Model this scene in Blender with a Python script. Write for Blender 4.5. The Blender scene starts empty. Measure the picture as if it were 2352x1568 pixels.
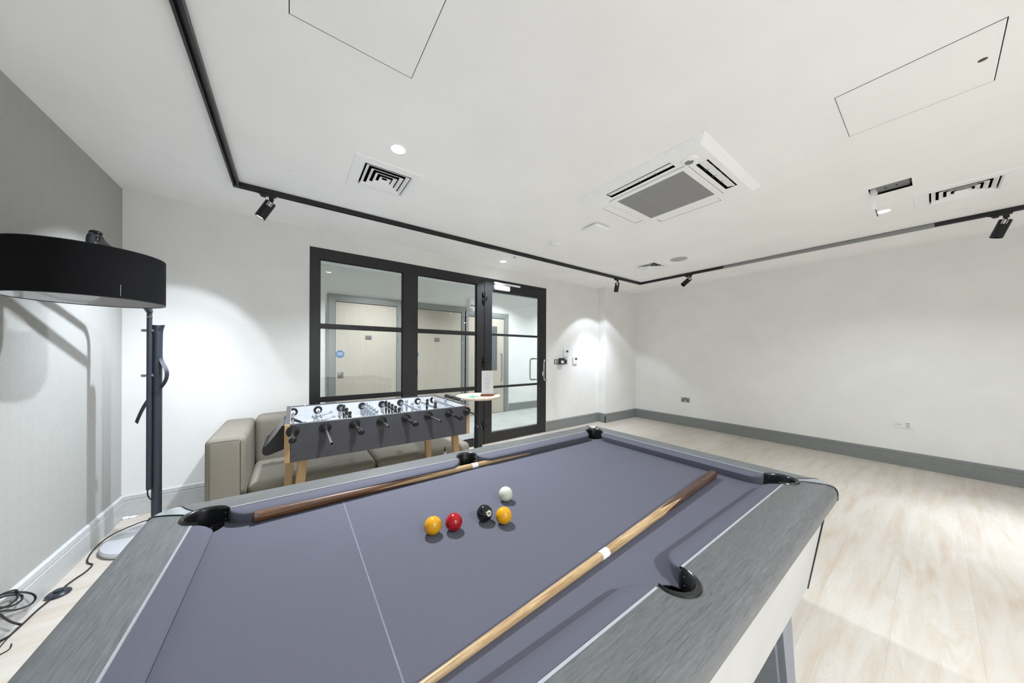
import bpy, bmesh, math, random
from mathutils import Vector, Matrix
random.seed(7)
C = bpy.context.scene.collection
PI = math.pi
R = math.radians
ORIG = {}

# ------------------------------------------------------------------ helpers
def lin(c):
    c = c / 255.0
    return c / 12.92 if c <= 0.04045 else ((c + 0.055) / 1.055) ** 2.4

KA = .72                                        # paint and fabric values scaled to the room's exposure
def rgb(t):
    return (lin(t[0]) * KA, lin(t[1]) * KA, lin(t[2]) * KA, 1)

class NT:
    """small node-tree helper"""
    def __init__(s, name):
        s.m = bpy.data.materials.new(name); s.m.use_nodes = True
        s.t = s.m.node_tree; s.b = s.t.nodes['Principled BSDF']
        s.o = s.t.nodes['Material Output']
    def n(s, kind, **kw):
        x = s.t.nodes.new(kind)
        for k, v in kw.items():
            setattr(x, k, v)
        return x
    def l(s, a, b):
        s.t.links.new(a, b)
    def math(s, op, a, b=None):
        x = s.n('ShaderNodeMath', operation=op)
        for i, v in enumerate((a, b)):
            if v is None: continue
            if isinstance(v, (int, float)): x.inputs[i].default_value = v
            else: s.l(v, x.inputs[i])
        return x.outputs[0]
    def coords(s, scale=(1, 1, 1), rot=(0, 0, 0)):
        tc = s.n('ShaderNodeTexCoord'); mp = s.n('ShaderNodeMapping')
        mp.inputs['Scale'].default_value = scale; mp.inputs['Rotation'].default_value = rot
        s.l(tc.outputs['Object'], mp.inputs['Vector'])
        return mp.outputs['Vector']
    def noise(s, vec, scale, detail=4, rough=.55, dist=0):
        x = s.n('ShaderNodeTexNoise')
        x.inputs['Scale'].default_value = scale; x.inputs['Detail'].default_value = detail
        x.inputs['Roughness'].default_value = rough; x.inputs['Distortion'].default_value = dist
        s.l(vec, x.inputs['Vector'])
        return x.outputs[0]
    def ramp(s, fac, stops):
        x = s.n('ShaderNodeValToRGB'); e = x.color_ramp.elements
        while len(e) < len(stops): e.new(.5)
        for i, (p, c) in enumerate(stops):
            e[i].position = p; e[i].color = rgb(c)
        s.l(fac, x.inputs[0])
        return x.outputs[0]
    def mix(s, fac, a, b, mode='MIX'):
        x = s.n('ShaderNodeMix', data_type='RGBA', blend_type=mode)
        for sock, v in ((x.inputs[0], fac), (x.inputs[6], a), (x.inputs[7], b)):
            if isinstance(v, (int, float)): sock.default_value = v
            elif isinstance(v, tuple): sock.default_value = v
            else: s.l(v, sock)
        return x.outputs[2]
    def bump(s, h, strength=.2, dist=.002):
        x = s.n('ShaderNodeBump'); x.inputs['Strength'].default_value = strength
        x.inputs['Distance'].default_value = dist
        s.l(h, x.inputs['Height']); s.l(x.outputs[0], s.b.inputs['Normal'])
    def fin(s, col=None, rough=.5, metal=0, spec=.5):
        if col is not None:
            if isinstance(col, tuple): s.b.inputs['Base Color'].default_value = col
            else: s.l(col, s.b.inputs['Base Color'])
        s.b.inputs['Roughness'].default_value = rough
        s.b.inputs['Metallic'].default_value = metal
        s.b.inputs['Specular IOR Level'].default_value = spec
        return s.m

def plain(name, c, rough=.5, metal=0, spec=.5, var=.04, vs=30):
    n = NT(name); v = n.noise(n.coords(), vs, 3)
    lo = tuple(max(0, x * (1 - var)) for x in c); hi = tuple(min(255, x * (1 + var)) for x in c)
    return n.fin(n.ramp(v, [(.3, lo), (.7, hi)]), rough, metal, spec)

def fabric(name, c, c2, scale=900, rough=.95, bump=.3):
    n = NT(name); v = n.coords()
    a = n.noise(v, scale, 2); b = n.noise(v, 6, 3)
    col = n.ramp(a, [(.3, c2), (.7, c)])
    col = n.mix(n.math('MULTIPLY', b, .12), col, rgb(c2))
    n.bump(a, bump, .0006)
    return n.fin(col, rough, 0, .2)

def grain(name, stops, stretch, scale=14, rough=.5, knots=0, bump=.1):
    n = NT(name); v = n.coords(stretch)
    a = n.noise(v, scale, 8, .62, .7); b = n.noise(v, scale * 4.5, 4, .6, .2)
    f = n.math('ADD', n.math('MULTIPLY', a, .72), n.math('MULTIPLY', b, .28))
    col = n.ramp(f, stops)
    n.bump(f, bump, .0008)
    return n.fin(col, rough, 0, .4)

def emit(name, c, e):
    n = NT(name)
    n.b.inputs['Base Color'].default_value = (.8, .8, .8, 1)
    n.b.inputs['Emission Color'].default_value = c
    n.b.inputs['Emission Strength'].default_value = e
    return n.m

def obj(name, bm, mat, parent=None, smooth=True, ang=35, kind=None):
    off = ORIG.get(parent.name, Vector()) if parent else None
    me = bpy.data.meshes.new(name)
    bmesh.ops.remove_doubles(bm, verts=bm.verts, dist=1e-6)
    bmesh.ops.recalc_face_normals(bm, faces=bm.faces)
    bm.to_mesh(me); bm.free()
    if off is not None:
        me.transform(Matrix.Translation(-off))
    o = bpy.data.objects.new(name, me); C.objects.link(o)
    if mat: me.materials.append(mat)
    if smooth:
        me.shade_smooth(); me.set_sharp_from_angle(angle=R(ang))
    if parent:
        o.parent = parent; ORIG[o.name] = off
    if kind: o['kind'] = kind
    return o

def thing(name, label, cat, loc=(0, 0, 0), rotz=0, group=None, local=False):
    """Empty at the thing's base; parts are modelled in world coordinates unless local"""
    o = bpy.data.objects.new(name, None); C.objects.link(o)
    o.empty_display_size = .1; o.location = loc; o.rotation_euler = (0, 0, rotz)
    ORIG[o.name] = Vector() if local else Vector(loc)
    return tag(o, label, cat, group)

def tag(o, label, cat, group=None):
    o['label'] = label; o['category'] = cat
    if group: o['group'] = group
    return o

def centre(o, loc):
    """move a single-mesh thing's origin to loc"""
    o.data.transform(Matrix.Translation(-Vector(loc))); o.location = loc
    return o

def tree(root):
    out = [root]
    for c in root.children: out += tree(c)
    return out

def dup(root, loc, label, rotz=None, group=None):
    def cp(o, p):
        c = o.copy(); C.objects.link(c); c.parent = p
        for k in list(o.children): cp(k, c)
        return c
    r = cp(root, root.parent); r.location = loc
    if rotz is not None: r.rotation_euler.z = rotz
    r['label'] = label
    if group: r['group'] = group
    return r

def B():
    return bmesh.new()

def box(bm, a, b, bev=0, seg=2):
    t = bmesh.new() if bev else bm
    r = bmesh.ops.create_cube(t, size=1)
    for v in r['verts']:
        v.co = Vector([(a[i] + b[i]) / 2 + v.co[i] * abs(b[i] - a[i]) for i in range(3)])
    if bev:
        bmesh.ops.bevel(t, geom=list(t.edges), offset=bev, segments=seg, affect='EDGES', profile=.5)
        merge(bm, t)
    return bm

def merge(bm, t):
    me = bpy.data.meshes.new('tmp'); t.to_mesh(me); t.free(); bm.from_mesh(me); bpy.data.meshes.remove(me)

def prism(bm, pts, a, b, ax=2):
    """pts 2D polygon extruded along axis ax from a to b"""
    def P(p, h):
        return {2: (p[0], p[1], h), 1: (p[0], h, p[1]), 0: (h, p[0], p[1])}[ax]
    lo = [bm.verts.new(P(p, a)) for p in pts]; hi = [bm.verts.new(P(p, b)) for p in pts]
    n = len(pts)
    bm.faces.new(lo); bm.faces.new(hi)
    for i in range(n): bm.faces.new((lo[i], lo[(i + 1) % n], hi[(i + 1) % n], hi[i]))
    return bm

def lathe(bm, prof, c=(0, 0, 0), axis=(0, 0, 1), n=32, caps=True):
    """prof: list of (r, h) along axis"""
    M = Matrix.Translation(Vector(c)) @ Vector((0, 0, 1)).rotation_difference(Vector(axis).normalized()).to_matrix().to_4x4()
    rings = []
    for r, h in prof:
        if r < 1e-6: rings.append([bm.verts.new(M @ Vector((0, 0, h)))])
        else: rings.append([bm.verts.new(M @ Vector((r * math.cos(2 * PI * i / n), r * math.sin(2 * PI * i / n), h))) for i in range(n)])
    for a, b in zip(rings, rings[1:]):
        if len(a) == 1 and len(b) == 1: continue
        for i in range(n):
            j = (i + 1) % n
            if len(a) == 1: bm.faces.new((a[0], b[i], b[j]))
            elif len(b) == 1: bm.faces.new((a[i], a[j], b[0]))
            else: bm.faces.new((a[i], a[j], b[j], b[i]))
    if caps:
        for r in (rings[0], rings[-1]):
            if len(r) > 2: bm.faces.new(r)
    return bm

def cyl(bm, a, b, r, n=24, r2=None):
    a = Vector(a); b = Vector(b)
    return lathe(bm, [(r, 0), (r if r2 is None else r2, (b - a).length)], a, b - a, n)

def smooth_path(pts, sub=6):
    P = [Vector(p) for p in pts]; out = []
    for i in range(len(P) - 1):
        p0 = P[max(i - 1, 0)]; p1 = P[i]; p2 = P[i + 1]; p3 = P[min(i + 2, len(P) - 1)]
        for k in range(sub):
            t = k / sub
            out.append(.5 * ((2 * p1) + (p2 - p0) * t + (2 * p0 - 5 * p1 + 4 * p2 - p3) * t * t + (3 * p1 - p0 - 3 * p2 + p3) * t ** 3))
    out.append(P[-1])
    return out

def tube(bm, pts, r, n=10, smooth=0, closed=False):
    P = smooth_path(pts, smooth) if smooth else [Vector(p) for p in pts]
    rings = []; nrm = None; N = len(P)
    for i, p in enumerate(P):
        t = (P[min(i + 1, N - 1)] - P[max(i - 1, 0)]).normalized()
        if nrm is None:
            nrm = t.cross(Vector((0, 0, 1)))
            if nrm.length < .05: nrm = t.cross(Vector((1, 0, 0)))
        nrm = (nrm - t * nrm.dot(t)).normalized(); bn = t.cross(nrm)
        rr = r[i] if isinstance(r, list) else r
        rings.append([bm.verts.new(p + nrm * (rr * math.cos(2 * PI * k / n)) + bn * (rr * math.sin(2 * PI * k / n))) for k in range(n)])
    for a, b in zip(rings, rings[1:]):
        for k in range(n): bm.faces.new((a[k], a[(k + 1) % n], b[(k + 1) % n], b[k]))
    bm.faces.new(rings[0]); bm.faces.new(rings[-1])
    return bm

def ribbon(bm, pts, width, wdir, th=.0015, smooth=5):
    P = smooth_path(pts, smooth); w = Vector(wdir).normalized() * (width / 2); rows = []
    for i, p in enumerate(P):
        t = (P[min(i + 1, len(P) - 1)] - P[max(i - 1, 0)]).normalized(); q = t.cross(w).normalized() * th / 2
        rows.append([bm.verts.new(p + w + q), bm.verts.new(p - w + q), bm.verts.new(p - w - q), bm.verts.new(p + w - q)])
    for a, b in zip(rows, rows[1:]):
        for k in range(4): bm.faces.new((a[k], a[(k + 1) % 4], b[(k + 1) % 4], b[k]))
    bm.faces.new(rows[0]); bm.faces.new(rows[-1])
    return bm

def xf(bm, M):
    bmesh.ops.transform(bm, matrix=M, verts=bm.verts); return bm

def boolean(o, op, bms):
    """apply one boolean per cutter bmesh"""
    for t in bms:
        me = bpy.data.meshes.new('cut'); bmesh.ops.recalc_face_normals(t, faces=t.faces); t.to_mesh(me); t.free()
        c = bpy.data.objects.new('cut', me); C.objects.link(c)
        c.parent = o.parent
        m = o.modifiers.new('b', 'BOOLEAN'); m.operation = op; m.solver = 'EXACT'; m.object = c
        dg = bpy.context.evaluated_depsgraph_get(); dg.update()
        new = bpy.data.meshes.new_from_object(o.evaluated_get(dg))
        o.modifiers.clear(); old = o.data; o.data = new
        bpy.data.objects.remove(c); bpy.data.meshes.remove(me); new.name = o.name
        bpy.data.meshes.remove(old)
    o.data.shade_smooth(); o.data.set_sharp_from_angle(angle=R(35))

XL, XR, ZC = -1.085, 5.91, 2.605          # side walls and ceiling
def yb(x): return 3.77 + (x + 1.09) * .01678    # the back wall runs a shade out of square
def shear(bm):
    for v in bm.verts: v.co.y += yb(v.co.x)
    return bm

# ------------------------------------------------------------------ materials
KA = 1.0
m_wall = plain('wall_paint', (232, 232, 230), .85, 0, .2, .012, 3)
KA = 1.0
m_ceil = plain('ceiling_paint', (247, 247, 247), .9, 0, .2, .01, 2)
KA = .72
m_skirt = plain('skirting_paint', (150, 154, 153), .45, 0, .4, .02)
m_skirt_w = plain('skirting_paint_left', (222, 224, 224), .45, 0, .4, .02)
m_black = plain('black_aluminium', (34, 34, 37), .38, 0, .5, .08)
m_blackpl = plain('black_plastic', (18, 18, 20), .28, 0, .5, .1)
KA = 1.0
m_white = plain('white_plastic', (246, 247, 248), .4, 0, .5, .01)
KA = .72
m_grille = plain('grille_grey', (176, 177, 177), .6, 0, .3, .02)
m_dark = plain('dark_void', (16, 16, 17), .9, 0, .1, .05)
m_chrome = plain('brushed_steel', (205, 206, 208), .22, 1, .5, .03)
m_greymetal = plain('grey_steel_plate', (150, 151, 152), .4, .6, .5, .04)
m_lampmetal = plain('slate_painted_metal', (62, 68, 79), .45, .2, .5, .06)
m_cable = plain('black_cable', (35, 38, 44), .5, 0, .4, .05)
m_lens = emit('lamp_lens', (1, .98, .95, 1), 14)
m_spotlens = emit('spot_lens', (.93, .95, 1, 1), 16)

def wallpaper():
    n = NT('herringbone_wallpaper'); tc = n.n('ShaderNodeTexCoord'); s = n.n('ShaderNodeSeparateXYZ')
    n.l(tc.outputs['Object'], s.inputs[0])
    tri = n.math('PINGPONG', s.outputs[1], .043)
    v = n.math('ADD', s.outputs[2], n.math('MULTIPLY', tri, .75))
    st = n.math('SINE', n.math('MULTIPLY', v, 2 * PI / .0085))
    st2 = n.math('MULTIPLY', n.math('ADD', st, 1), .5)
    no = n.noise(n.coords(), 60, 4)
    f = n.math('ADD', n.math('MULTIPLY', st2, .75), n.math('MULTIPLY', no, .3))
    col = n.ramp(f, [(.15, (188, 188, 184)), (.85, (212, 212, 208))])
    n.bump(st2, .35, .0015)
    return n.fin(col, .8, 0, .25)
m_paper = wallpaper()

def planks():
    n = NT('pale_oak_planks'); tc = n.n('ShaderNodeTexCoord')
    mp = n.n('ShaderNodeMapping'); mp.inputs['Location'].default_value = (.33, .128, 0)
    n.l(tc.outputs['Object'], mp.inputs['Vector'])
    br = n.n('ShaderNodeTexBrick'); n.l(mp.outputs[0], br.inputs['Vector'])
    br.offset = .37; br.offset_frequency = 2
    br.inputs['Scale'].default_value = 1
    br.inputs['Brick Width'].default_value = 1.29; br.inputs['Row Height'].default_value = .246
    br.inputs['Mortar Size'].default_value = .0011; br.inputs['Mortar Smooth'].default_value = .3
    br.inputs['Color1'].default_value = rgb((199, 194, 186)); br.inputs['Color2'].default_value = rgb((191, 185, 177))
    br.inputs['Mortar'].default_value = rgb((178, 171, 162))
    v = n.coords((1, 5.5, 1))
    w = n.noise(v, 1.3, 2, .45, .7)
    rings = n.math('SINE', n.math('MULTIPLY', w, 210))
    rr = n.math('MULTIPLY', n.math('ADD', rings, 1), .5)
    fine = n.noise(n.coords((3, 60, 1)), 6, 5)
    blot = n.noise(n.coords((.8, 7, 1)), 2.2, 6, .6, .5)
    knot = n.ramp(blot, [(.42, (255, 255, 255)), (.56, (248, 243, 237)), (.70, (236, 223, 209))])
    col = n.mix(.95, br.outputs['Color'], knot, 'MULTIPLY')
    col = n.mix(n.math('MULTIPLY', rr, n.math('MULTIPLY', blot, .36)), col, rgb((174, 159, 143)))
    col = n.mix(n.math('MULTIPLY', fine, .16), col, rgb((176, 168, 158)))
    n.bump(br.outputs['Fac'], -.25, .001)
    return n.fin(col, .42, 0, .35)
KA = 1.0
m_floor = planks()
KA = .69

def carpet():
    n = NT('grey_corridor_floor'); a = n.noise(n.coords(), 3, 5)
    return n.fin(n.ramp(a, [(.3, (186, 187, 184)), (.7, (204, 205, 202))]), .55, 0, .3)
m_corr = carpet()
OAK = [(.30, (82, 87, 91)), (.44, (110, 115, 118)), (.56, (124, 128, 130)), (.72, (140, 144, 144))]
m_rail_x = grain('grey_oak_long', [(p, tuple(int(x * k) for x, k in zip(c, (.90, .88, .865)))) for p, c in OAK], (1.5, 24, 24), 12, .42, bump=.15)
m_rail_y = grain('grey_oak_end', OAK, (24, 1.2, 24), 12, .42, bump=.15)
m_cloth = fabric('purple_grey_cloth', (114, 114, 126), (92, 92, 105), 1400, .95, .25)
m_panel = plain('table_side_laminate', (198, 196, 194), .4, 0, .4, .02, 6)
m_tleg = plain('table_leg_grey', (134, 140, 150), .4, 0, .4, .03)
m_cap = plain('grey_corner_plastic', (176, 182, 186), .18, .15, .7, .03)
m_inlay = plain('white_trim_strip', (180, 183, 187), .35, 0, .6, .02)
m_line = plain('chalk_line', (136, 137, 150), .9, 0, .2, .1, 300)
m_pocket = plain('pocket_rubber', (30, 31, 32), .25, 0, .55, .1)
m_rose = [(.3, (72, 42, 26)), (.5, (112, 70, 45)), (.7, (140, 92, 60))]
m_ash = grain('ash_wood', [(.35, (150, 112, 74)), (.5, (205, 172, 128)), (.65, (226, 198, 156))], (1.2, 30, 30), 8, .3)
def splice(name, dark, thr, ln, rot=0.0):
    n = NT(name); tc = n.n('ShaderNodeTexCoord'); s = n.n('ShaderNodeSeparateXYZ'); n.l(tc.outputs['Object'], s.inputs[0])
    ang = n.math('ADD', n.math('MULTIPLY', n.math('ARCTAN2', s.outputs[1], s.outputs[2]), 2 / PI), 4 + rot)
    t = n.math('PINGPONG', ang, .5)
    f = n.math('GREATER_THAN', n.math('ADD', s.outputs[0], n.math('MULTIPLY', t, ln * 2)), thr + ln)
    v = n.coords((1.2, 30, 30)); a = n.noise(v, 8, 7, .6, .6)
    d = n.ramp(a, dark); l = n.ramp(a, [(.35, (150, 112, 74)), (.5, (205, 172, 128)), (.65, (226, 198, 156))])
    return n.fin(n.mix(f, d, l), .42, 0, .3)
m_birch = grain('birch_ply', [(.3, (188, 150, 106)), (.55, (212, 176, 130)), (.75, (226, 194, 150))], (30, 30, 1.4), 5, .5)
m_leg = grain('beech_leg', [(.3, (196, 160, 112)), (.6, (216, 184, 136)), (.8, (226, 198, 154))], (26, 26, 1.2), 5, .45)
m_foos = plain('foosball_dark_grey', (82, 82, 88), .42, 0, .4, .03, 8)
m_foosin = plain('foosball_white', (226, 229, 234), .4, 0, .4, .02)
m_silver = plain('silver_player', (170, 180, 188), .35, .25, .5, .05)
m_sofa = fabric('greige_sofa_fabric', (172, 166, 154), (138, 132, 120), 600, .95, .5)
m_door = grain('pale_oak_door', [(.3, (214, 202, 186)), (.6, (228, 217, 202)), (.8, (236, 227, 214))], (20, 20, 1), 3, .5)
m_arch = plain('door_frame_grey', (160, 163, 160), .5, 0, .4, .02)
m_blue = plain('blue_sign', (38, 128, 196), .4)
def terrazzo():
    n = NT('terrazzo'); v = n.n('ShaderNodeTexVoronoi'); v.inputs['Scale'].default_value = 120; n.l(n.coords(), v.inputs['Vector'])
    s = n.n('ShaderNodeSeparateColor'); n.l(v.outputs['Color'], s.inputs[0])
    chip = n.ramp(s.outputs[0], [(0, (188, 120, 96)), (.12, (130, 118, 104)), (.2, (226, 206, 188)), (1, (236, 220, 204))])
    chip.node.color_ramp.interpolation = 'CONSTANT'
    near = n.math('LESS_THAN', v.outputs['Distance'], .42)
    return n.fin(n.mix(near, rgb((232, 216, 200)), chip), .4, 0, .4)
m_terr = terrazzo()
m_card = plain('paper', (238, 239, 240), .7, 0, .3, .01)
m_ink = plain('grey_print', (176, 178, 180), .8)
m_shade_in = plain('shade_lining', (205, 206, 207), .8, 0, .2, .01)
m_shade = fabric('black_shade_fabric', (26, 26, 30), (14, 14, 16), 900, .9, .3)
m_base = plain('lamp_base_white_metal', (228, 230, 236), .25, .1, .6, .01)

def glass_mat():
    n = NT('clear_glass'); t = n.t; t.nodes.remove(n.b)
    tr = n.n('ShaderNodeBsdfTransparent'); tr.inputs[0].default_value = (.93, .95, .94, 1)
    gl = n.n('ShaderNodeBsdfGlossy'); gl.inputs['Roughness'].default_value = .0
    fr = n.n('ShaderNodeFresnel'); fr.inputs['IOR'].default_value = 1.5
    ge = n.n('ShaderNodeNewGeometry')
    f = n.math('MULTIPLY', n.math('MULTIPLY', fr.outputs[0], 1.9), n.math('SUBTRACT', 1, ge.outputs['Backfacing']))
    mx = n.n('ShaderNodeMixShader'); n.l(f, mx.inputs[0]); n.l(tr.outputs[0], mx.inputs[1]); n.l(gl.outputs[0], mx.inputs[2])
    n.l(mx.outputs[0], n.o.inputs[0])
    return n.m
m_glass = glass_mat()

# ------------------------------------------------------------------ room shell
YR = -2.7                                      # rear wall behind the camera
def struct(name, bm, m, parent=None, smooth=False):
    o = obj(name, bm, m, parent, smooth)
    if parent is None: o['kind'] = 'structure'
    return o
bm = B(); box(bm, (XL - .12, YR - .12, -.1), (XR + .12, 4.02, 0)); struct('floor', bm, m_floor)
bm = B(); box(bm, (XL - .12, YR, 0), (XL, 4.02, ZC)); struct('wall_left', bm, m_paper)
bm = B(); box(bm, (XR, YR, 0), (XR + .12, 4.02, ZC)); struct('wall_right', bm, m_wall)
bm = B(); box(bm, (XL - .12, YR - .12, 0), (XR + .12, YR, ZC)); struct('wall_rear', bm, m_wall)
FL, FR, FT = .154, 3.492, 2.42                 # glazed opening
bm = B(); prism(bm, [(XL, 0), (FL, 0), (FL, FT), (FR, FT), (FR, 0), (XR, 0), (XR, 2.72), (XL, 2.72)], 0, .14, 1)
struct('wall_back', shear(bm), m_wall)
bm = B(); prism(bm, [(4.895, 3.70), (XR, 3.70), (XR, yb(XR)), (4.895, yb(4.895))], 0, ZC)
struct('wall_pilaster', bm, m_wall)

# ceiling slab with real openings for the air vents and the service slot
VENTS = [(.563, 2.417), (4.27, 2.46), (4.27, -.13)]
SLOT = (3.645, .098, 3.825, .305)
xs = {XL - .12, XR + .12}; ys = {YR - .12, 4.02}
holes = [(x - .158, y - .158, x + .158, y + .158) for x, y in VENTS] + [SLOT]
for h in holes: xs |= {h[0], h[2]}; ys |= {h[1], h[3]}
xs = sorted(xs); ys = sorted(ys); bm = B(); g = {}
def gv(x, y, z):
    if (x, y, z) not in g: g[(x, y, z)] = bm.verts.new((x, y, z))
    return g[(x, y, z)]
def solid(i, j):
    if not (0 <= i < len(xs) - 1 and 0 <= j < len(ys) - 1): return False
    cx = (xs[i] + xs[i + 1]) / 2; cy = (ys[j] + ys[j + 1]) / 2
    return not any(h[0] < cx < h[2] and h[1] < cy < h[3] for h in holes)
Z2 = ZC + .12
for i in range(len(xs) - 1):
    for j in range(len(ys) - 1):
        if not solid(i, j): continue
        x0, x1, y0, y1 = xs[i], xs[i + 1], ys[j], ys[j + 1]
        for z in (ZC, Z2): bm.faces.new((gv(x0, y0, z), gv(x1, y0, z), gv(x1, y1, z), gv(x0, y1, z)))
        for di, dj, p, q in ((-1, 0, (x0, y0), (x0, y1)), (1, 0, (x1, y0), (x1, y1)), (0, -1, (x0, y0), (x1, y0)), (0, 1, (x0, y1), (x1, y1))):
            if not solid(i + di, j + dj):
                bm.faces.new((gv(*p, ZC), gv(*q, ZC), gv(*q, Z2), gv(*p, Z2)))
struct('ceiling', bm, m_ceil)
bm = B(); box(bm, (XL - .12, YR - .12, Z2), (XR + .12, 4.02, Z2 + .06)); struct('trim_1', bm, m_dark)['label'] = 'dark void above the ceiling'

# baseboards: tall face with a stepped, grooved top
SK = [(0, 0), (.018, 0), (.018, .128), (.013, .134), (.018, .139), (.016, .168), (.006, .176), (0, .176)]
def skirt(name, p, q, m):
    """profile run from p to q (2D), facing left of the direction p->q"""
    p = Vector(p); q = Vector(q); d = (q - p).normalized(); nn = Vector((-d.y, d.x)); bm = B()
    a = [bm.verts.new((*(p + nn * o), z)) for o, z in SK]; b = [bm.verts.new((*(q + nn * o), z)) for o, z in SK]
    bm.faces.new(a); bm.faces.new(b)
    for i in range(len(SK)): bm.faces.new((a[i], a[(i + 1) % len(SK)], b[(i + 1) % len(SK)], b[i]))
    return struct(name, bm, m)
skirt('baseboard_left', (XL, 3.77), (XL, YR), m_skirt_w)
skirt('baseboard_back', (FL - .005, yb(FL)), (XL, yb(XL)), m_skirt_w)
skirt('baseboard_back_right', (4.895, yb(4.895)), (FR + .012, yb(FR)), m_skirt)
skirt('baseboard_pilaster_side', (4.895, 3.682), (4.895, yb(4.895)), m_skirt)
skirt('baseboard_pilaster', (XR, 3.70), (4.877, 3.70), m_skirt)
skirt('baseboard_right', (XR, YR), (XR, 3.70), m_skirt)

# ------------------------------------------------------------------ corridor beyond the glass
YC, ZH = 5.76, 2.69
bm = B(); box(bm, (-1.5, 4.0, -.08), (7.5, YC + .1, 0)); struct('floor_corridor', bm, m_corr)
bm = B(); box(bm, (-1.5, 3.9, ZH + .06), (7.5, YC + .1, ZH + .16)); struct('ceiling_corridor', bm, m_ceil)
bm = B(); box(bm, (-1.5, YC, 0), (7.5, YC + .1, ZH + .06)); struct('wall_corridor', bm, m_wall)
bm = B(); box(bm, (-1.6, 3.9, 0), (-1.5, YC + .1, ZH + .06)); struct('wall_corridor_end', bm, m_wall)
bm = B(); box(bm, (7.5, 3.9, 0), (7.6, YC + .1, ZH + .06)); struct('wall_corridor_far_end', bm, m_wall)
skirt('baseboard_corridor', (7.5, YC), (4.08, YC), m_skirt)

def corridor_door(n, x0, x1, zt, handle):
    """leaf x0..x1 on the corridor wall with architrave"""
    a = .115
    bm = B()
    prism(bm, [(x0 - a, 0), (x0 - a, zt + a), (x1 + a, zt + a), (x1 + a, 0), (x1, 0), (x1, zt), (x0, zt), (x0, 0)], YC - .035, YC, 1)
    prism(bm, [(x0 - a + .02, 0), (x0 - a + .02, zt + a - .02), (x1 + a - .02, zt + a - .02), (x1 + a - .02, 0), (x1 + .03, 0), (x1 + .03, zt + .03), (x0 - .03, zt + .03), (x0 - .03, 0)], YC - .042, YC - .034, 1)
    root = bpy.data.objects.new('door_%d' % n, None); C.objects.link(root); root.location = ((x0 + x1) / 2, YC, 0)
    ORIG[root.name] = Vector(root.location); root['kind'] = 'structure'
    obj('door_frame', bm, m_arch, root, False)
    bm = B(); box(bm, (x0 + .005, YC - .022, .008), (x1 - .005, YC - .001, zt - .012), .002, 1)
    leaf = obj('door_leaf', bm, m_door, root)
    bm = B(); box(bm, (x0 + .001, YC - .0195, .002), (x1 - .001, YC - .0005, zt - .001)); obj('shadow_gap', bm, m_dark, root, False)
    return root, leaf
d1, l1 = corridor_door(1, .585, 1.56, 2.17, 0)
d2, l2 = corridor_door(2, 1.83, 2.86, 2.17, 0)
d3, l3 = corridor_door(3, 3.02, 3.93, 2.11, 1)
for (dr, lf, x0, x1) in ((d1, l1, .585, 1.56), (d2, l2, 1.83, 2.86)):
    sg = B(); cyl(sg, (x0 + .07, YC - .026, 1.30), (x0 + .07, YC - .022, 1.30), .062, 28); s = obj('fire_door_sign', sg, m_blue, lf)
    t = B()
    for k, w in enumerate((.035, .045, .03)): box(t, (x0 + .07 - w, YC - .0275, 1.318 - k * .02), (x0 + .07 + w, YC - .0262, 1.324 - k * .02))
    obj('sign_lines', t, m_white, lf, False)
    t = B(); box(t, (x0 + .04, YC - .034, .92), (x0 + .12, YC - .022, 1.0), .003); obj('lock_plate', t, m_chrome, lf)
    t = B(); box(t, (x0 + .075, YC - .037, .945), (x0 + .087, YC - .034, .975)); obj('keyhole', t, m_dark, lf, False)
    xm = x0 + .5
    t = B(); box(t, (xm - .05, YC - .030, 1.555), (xm + .05, YC - .022, 1.625), .003); obj('number_plate', t, m_greymetal, lf)
    for z in (1.95, 1.55):
        t = B(); box(t, (x1 - .006, YC - .036, z - .05), (x1 + .012, YC - .02, z + .05), .002); obj('hinge', t, m_chrome, dr)
t = B(); box(t, (3.60, YC - .03, .95), (3.74, YC - .0225, 1.93), .004); obj('vision_panel_frame', t, m_greymetal, l3)
t = B(); box(t, (3.615, YC - .032, .97), (3.66, YC - .0285, 1.91)); box(t, (3.68, YC - .032, .97), (3.725, YC - .0285, 1.91)); obj('vision_glass', t, plain('smoked_glass', (104, 110, 116), .1), l3)
t = B(); tube(t, [(3.84, YC - .022, 1.32), (3.84, YC - .08, 1.31), (3.84, YC - .08, .72), (3.84, YC - .022, .71)], .011); obj('pull_handle', t, m_chrome, l3)
t = B(); box(t, (2.2, YC - .03, .45), (2.72, YC - .022, 1.0), .002)
bm = B(); box(bm, (3.02, YC - .09, 2.27), (3.15, YC, 2.46), .006); el = obj('emergency_light', bm, m_white)
centre(el, (3.08, YC, 2.36)); tag(el, 'small white light box on corridor wall high between the doors', 'wall light')
t = B(); box(t, (3.035, YC - .096, 2.3), (3.135, YC - .09, 2.34)); obj('lens', t, m_greymetal, None, False)
ln = bpy.data.objects['lens']; ln.data.transform(Matrix.Translation(-Vector((3.08, YC, 2.36)))); ln.parent = el

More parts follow.
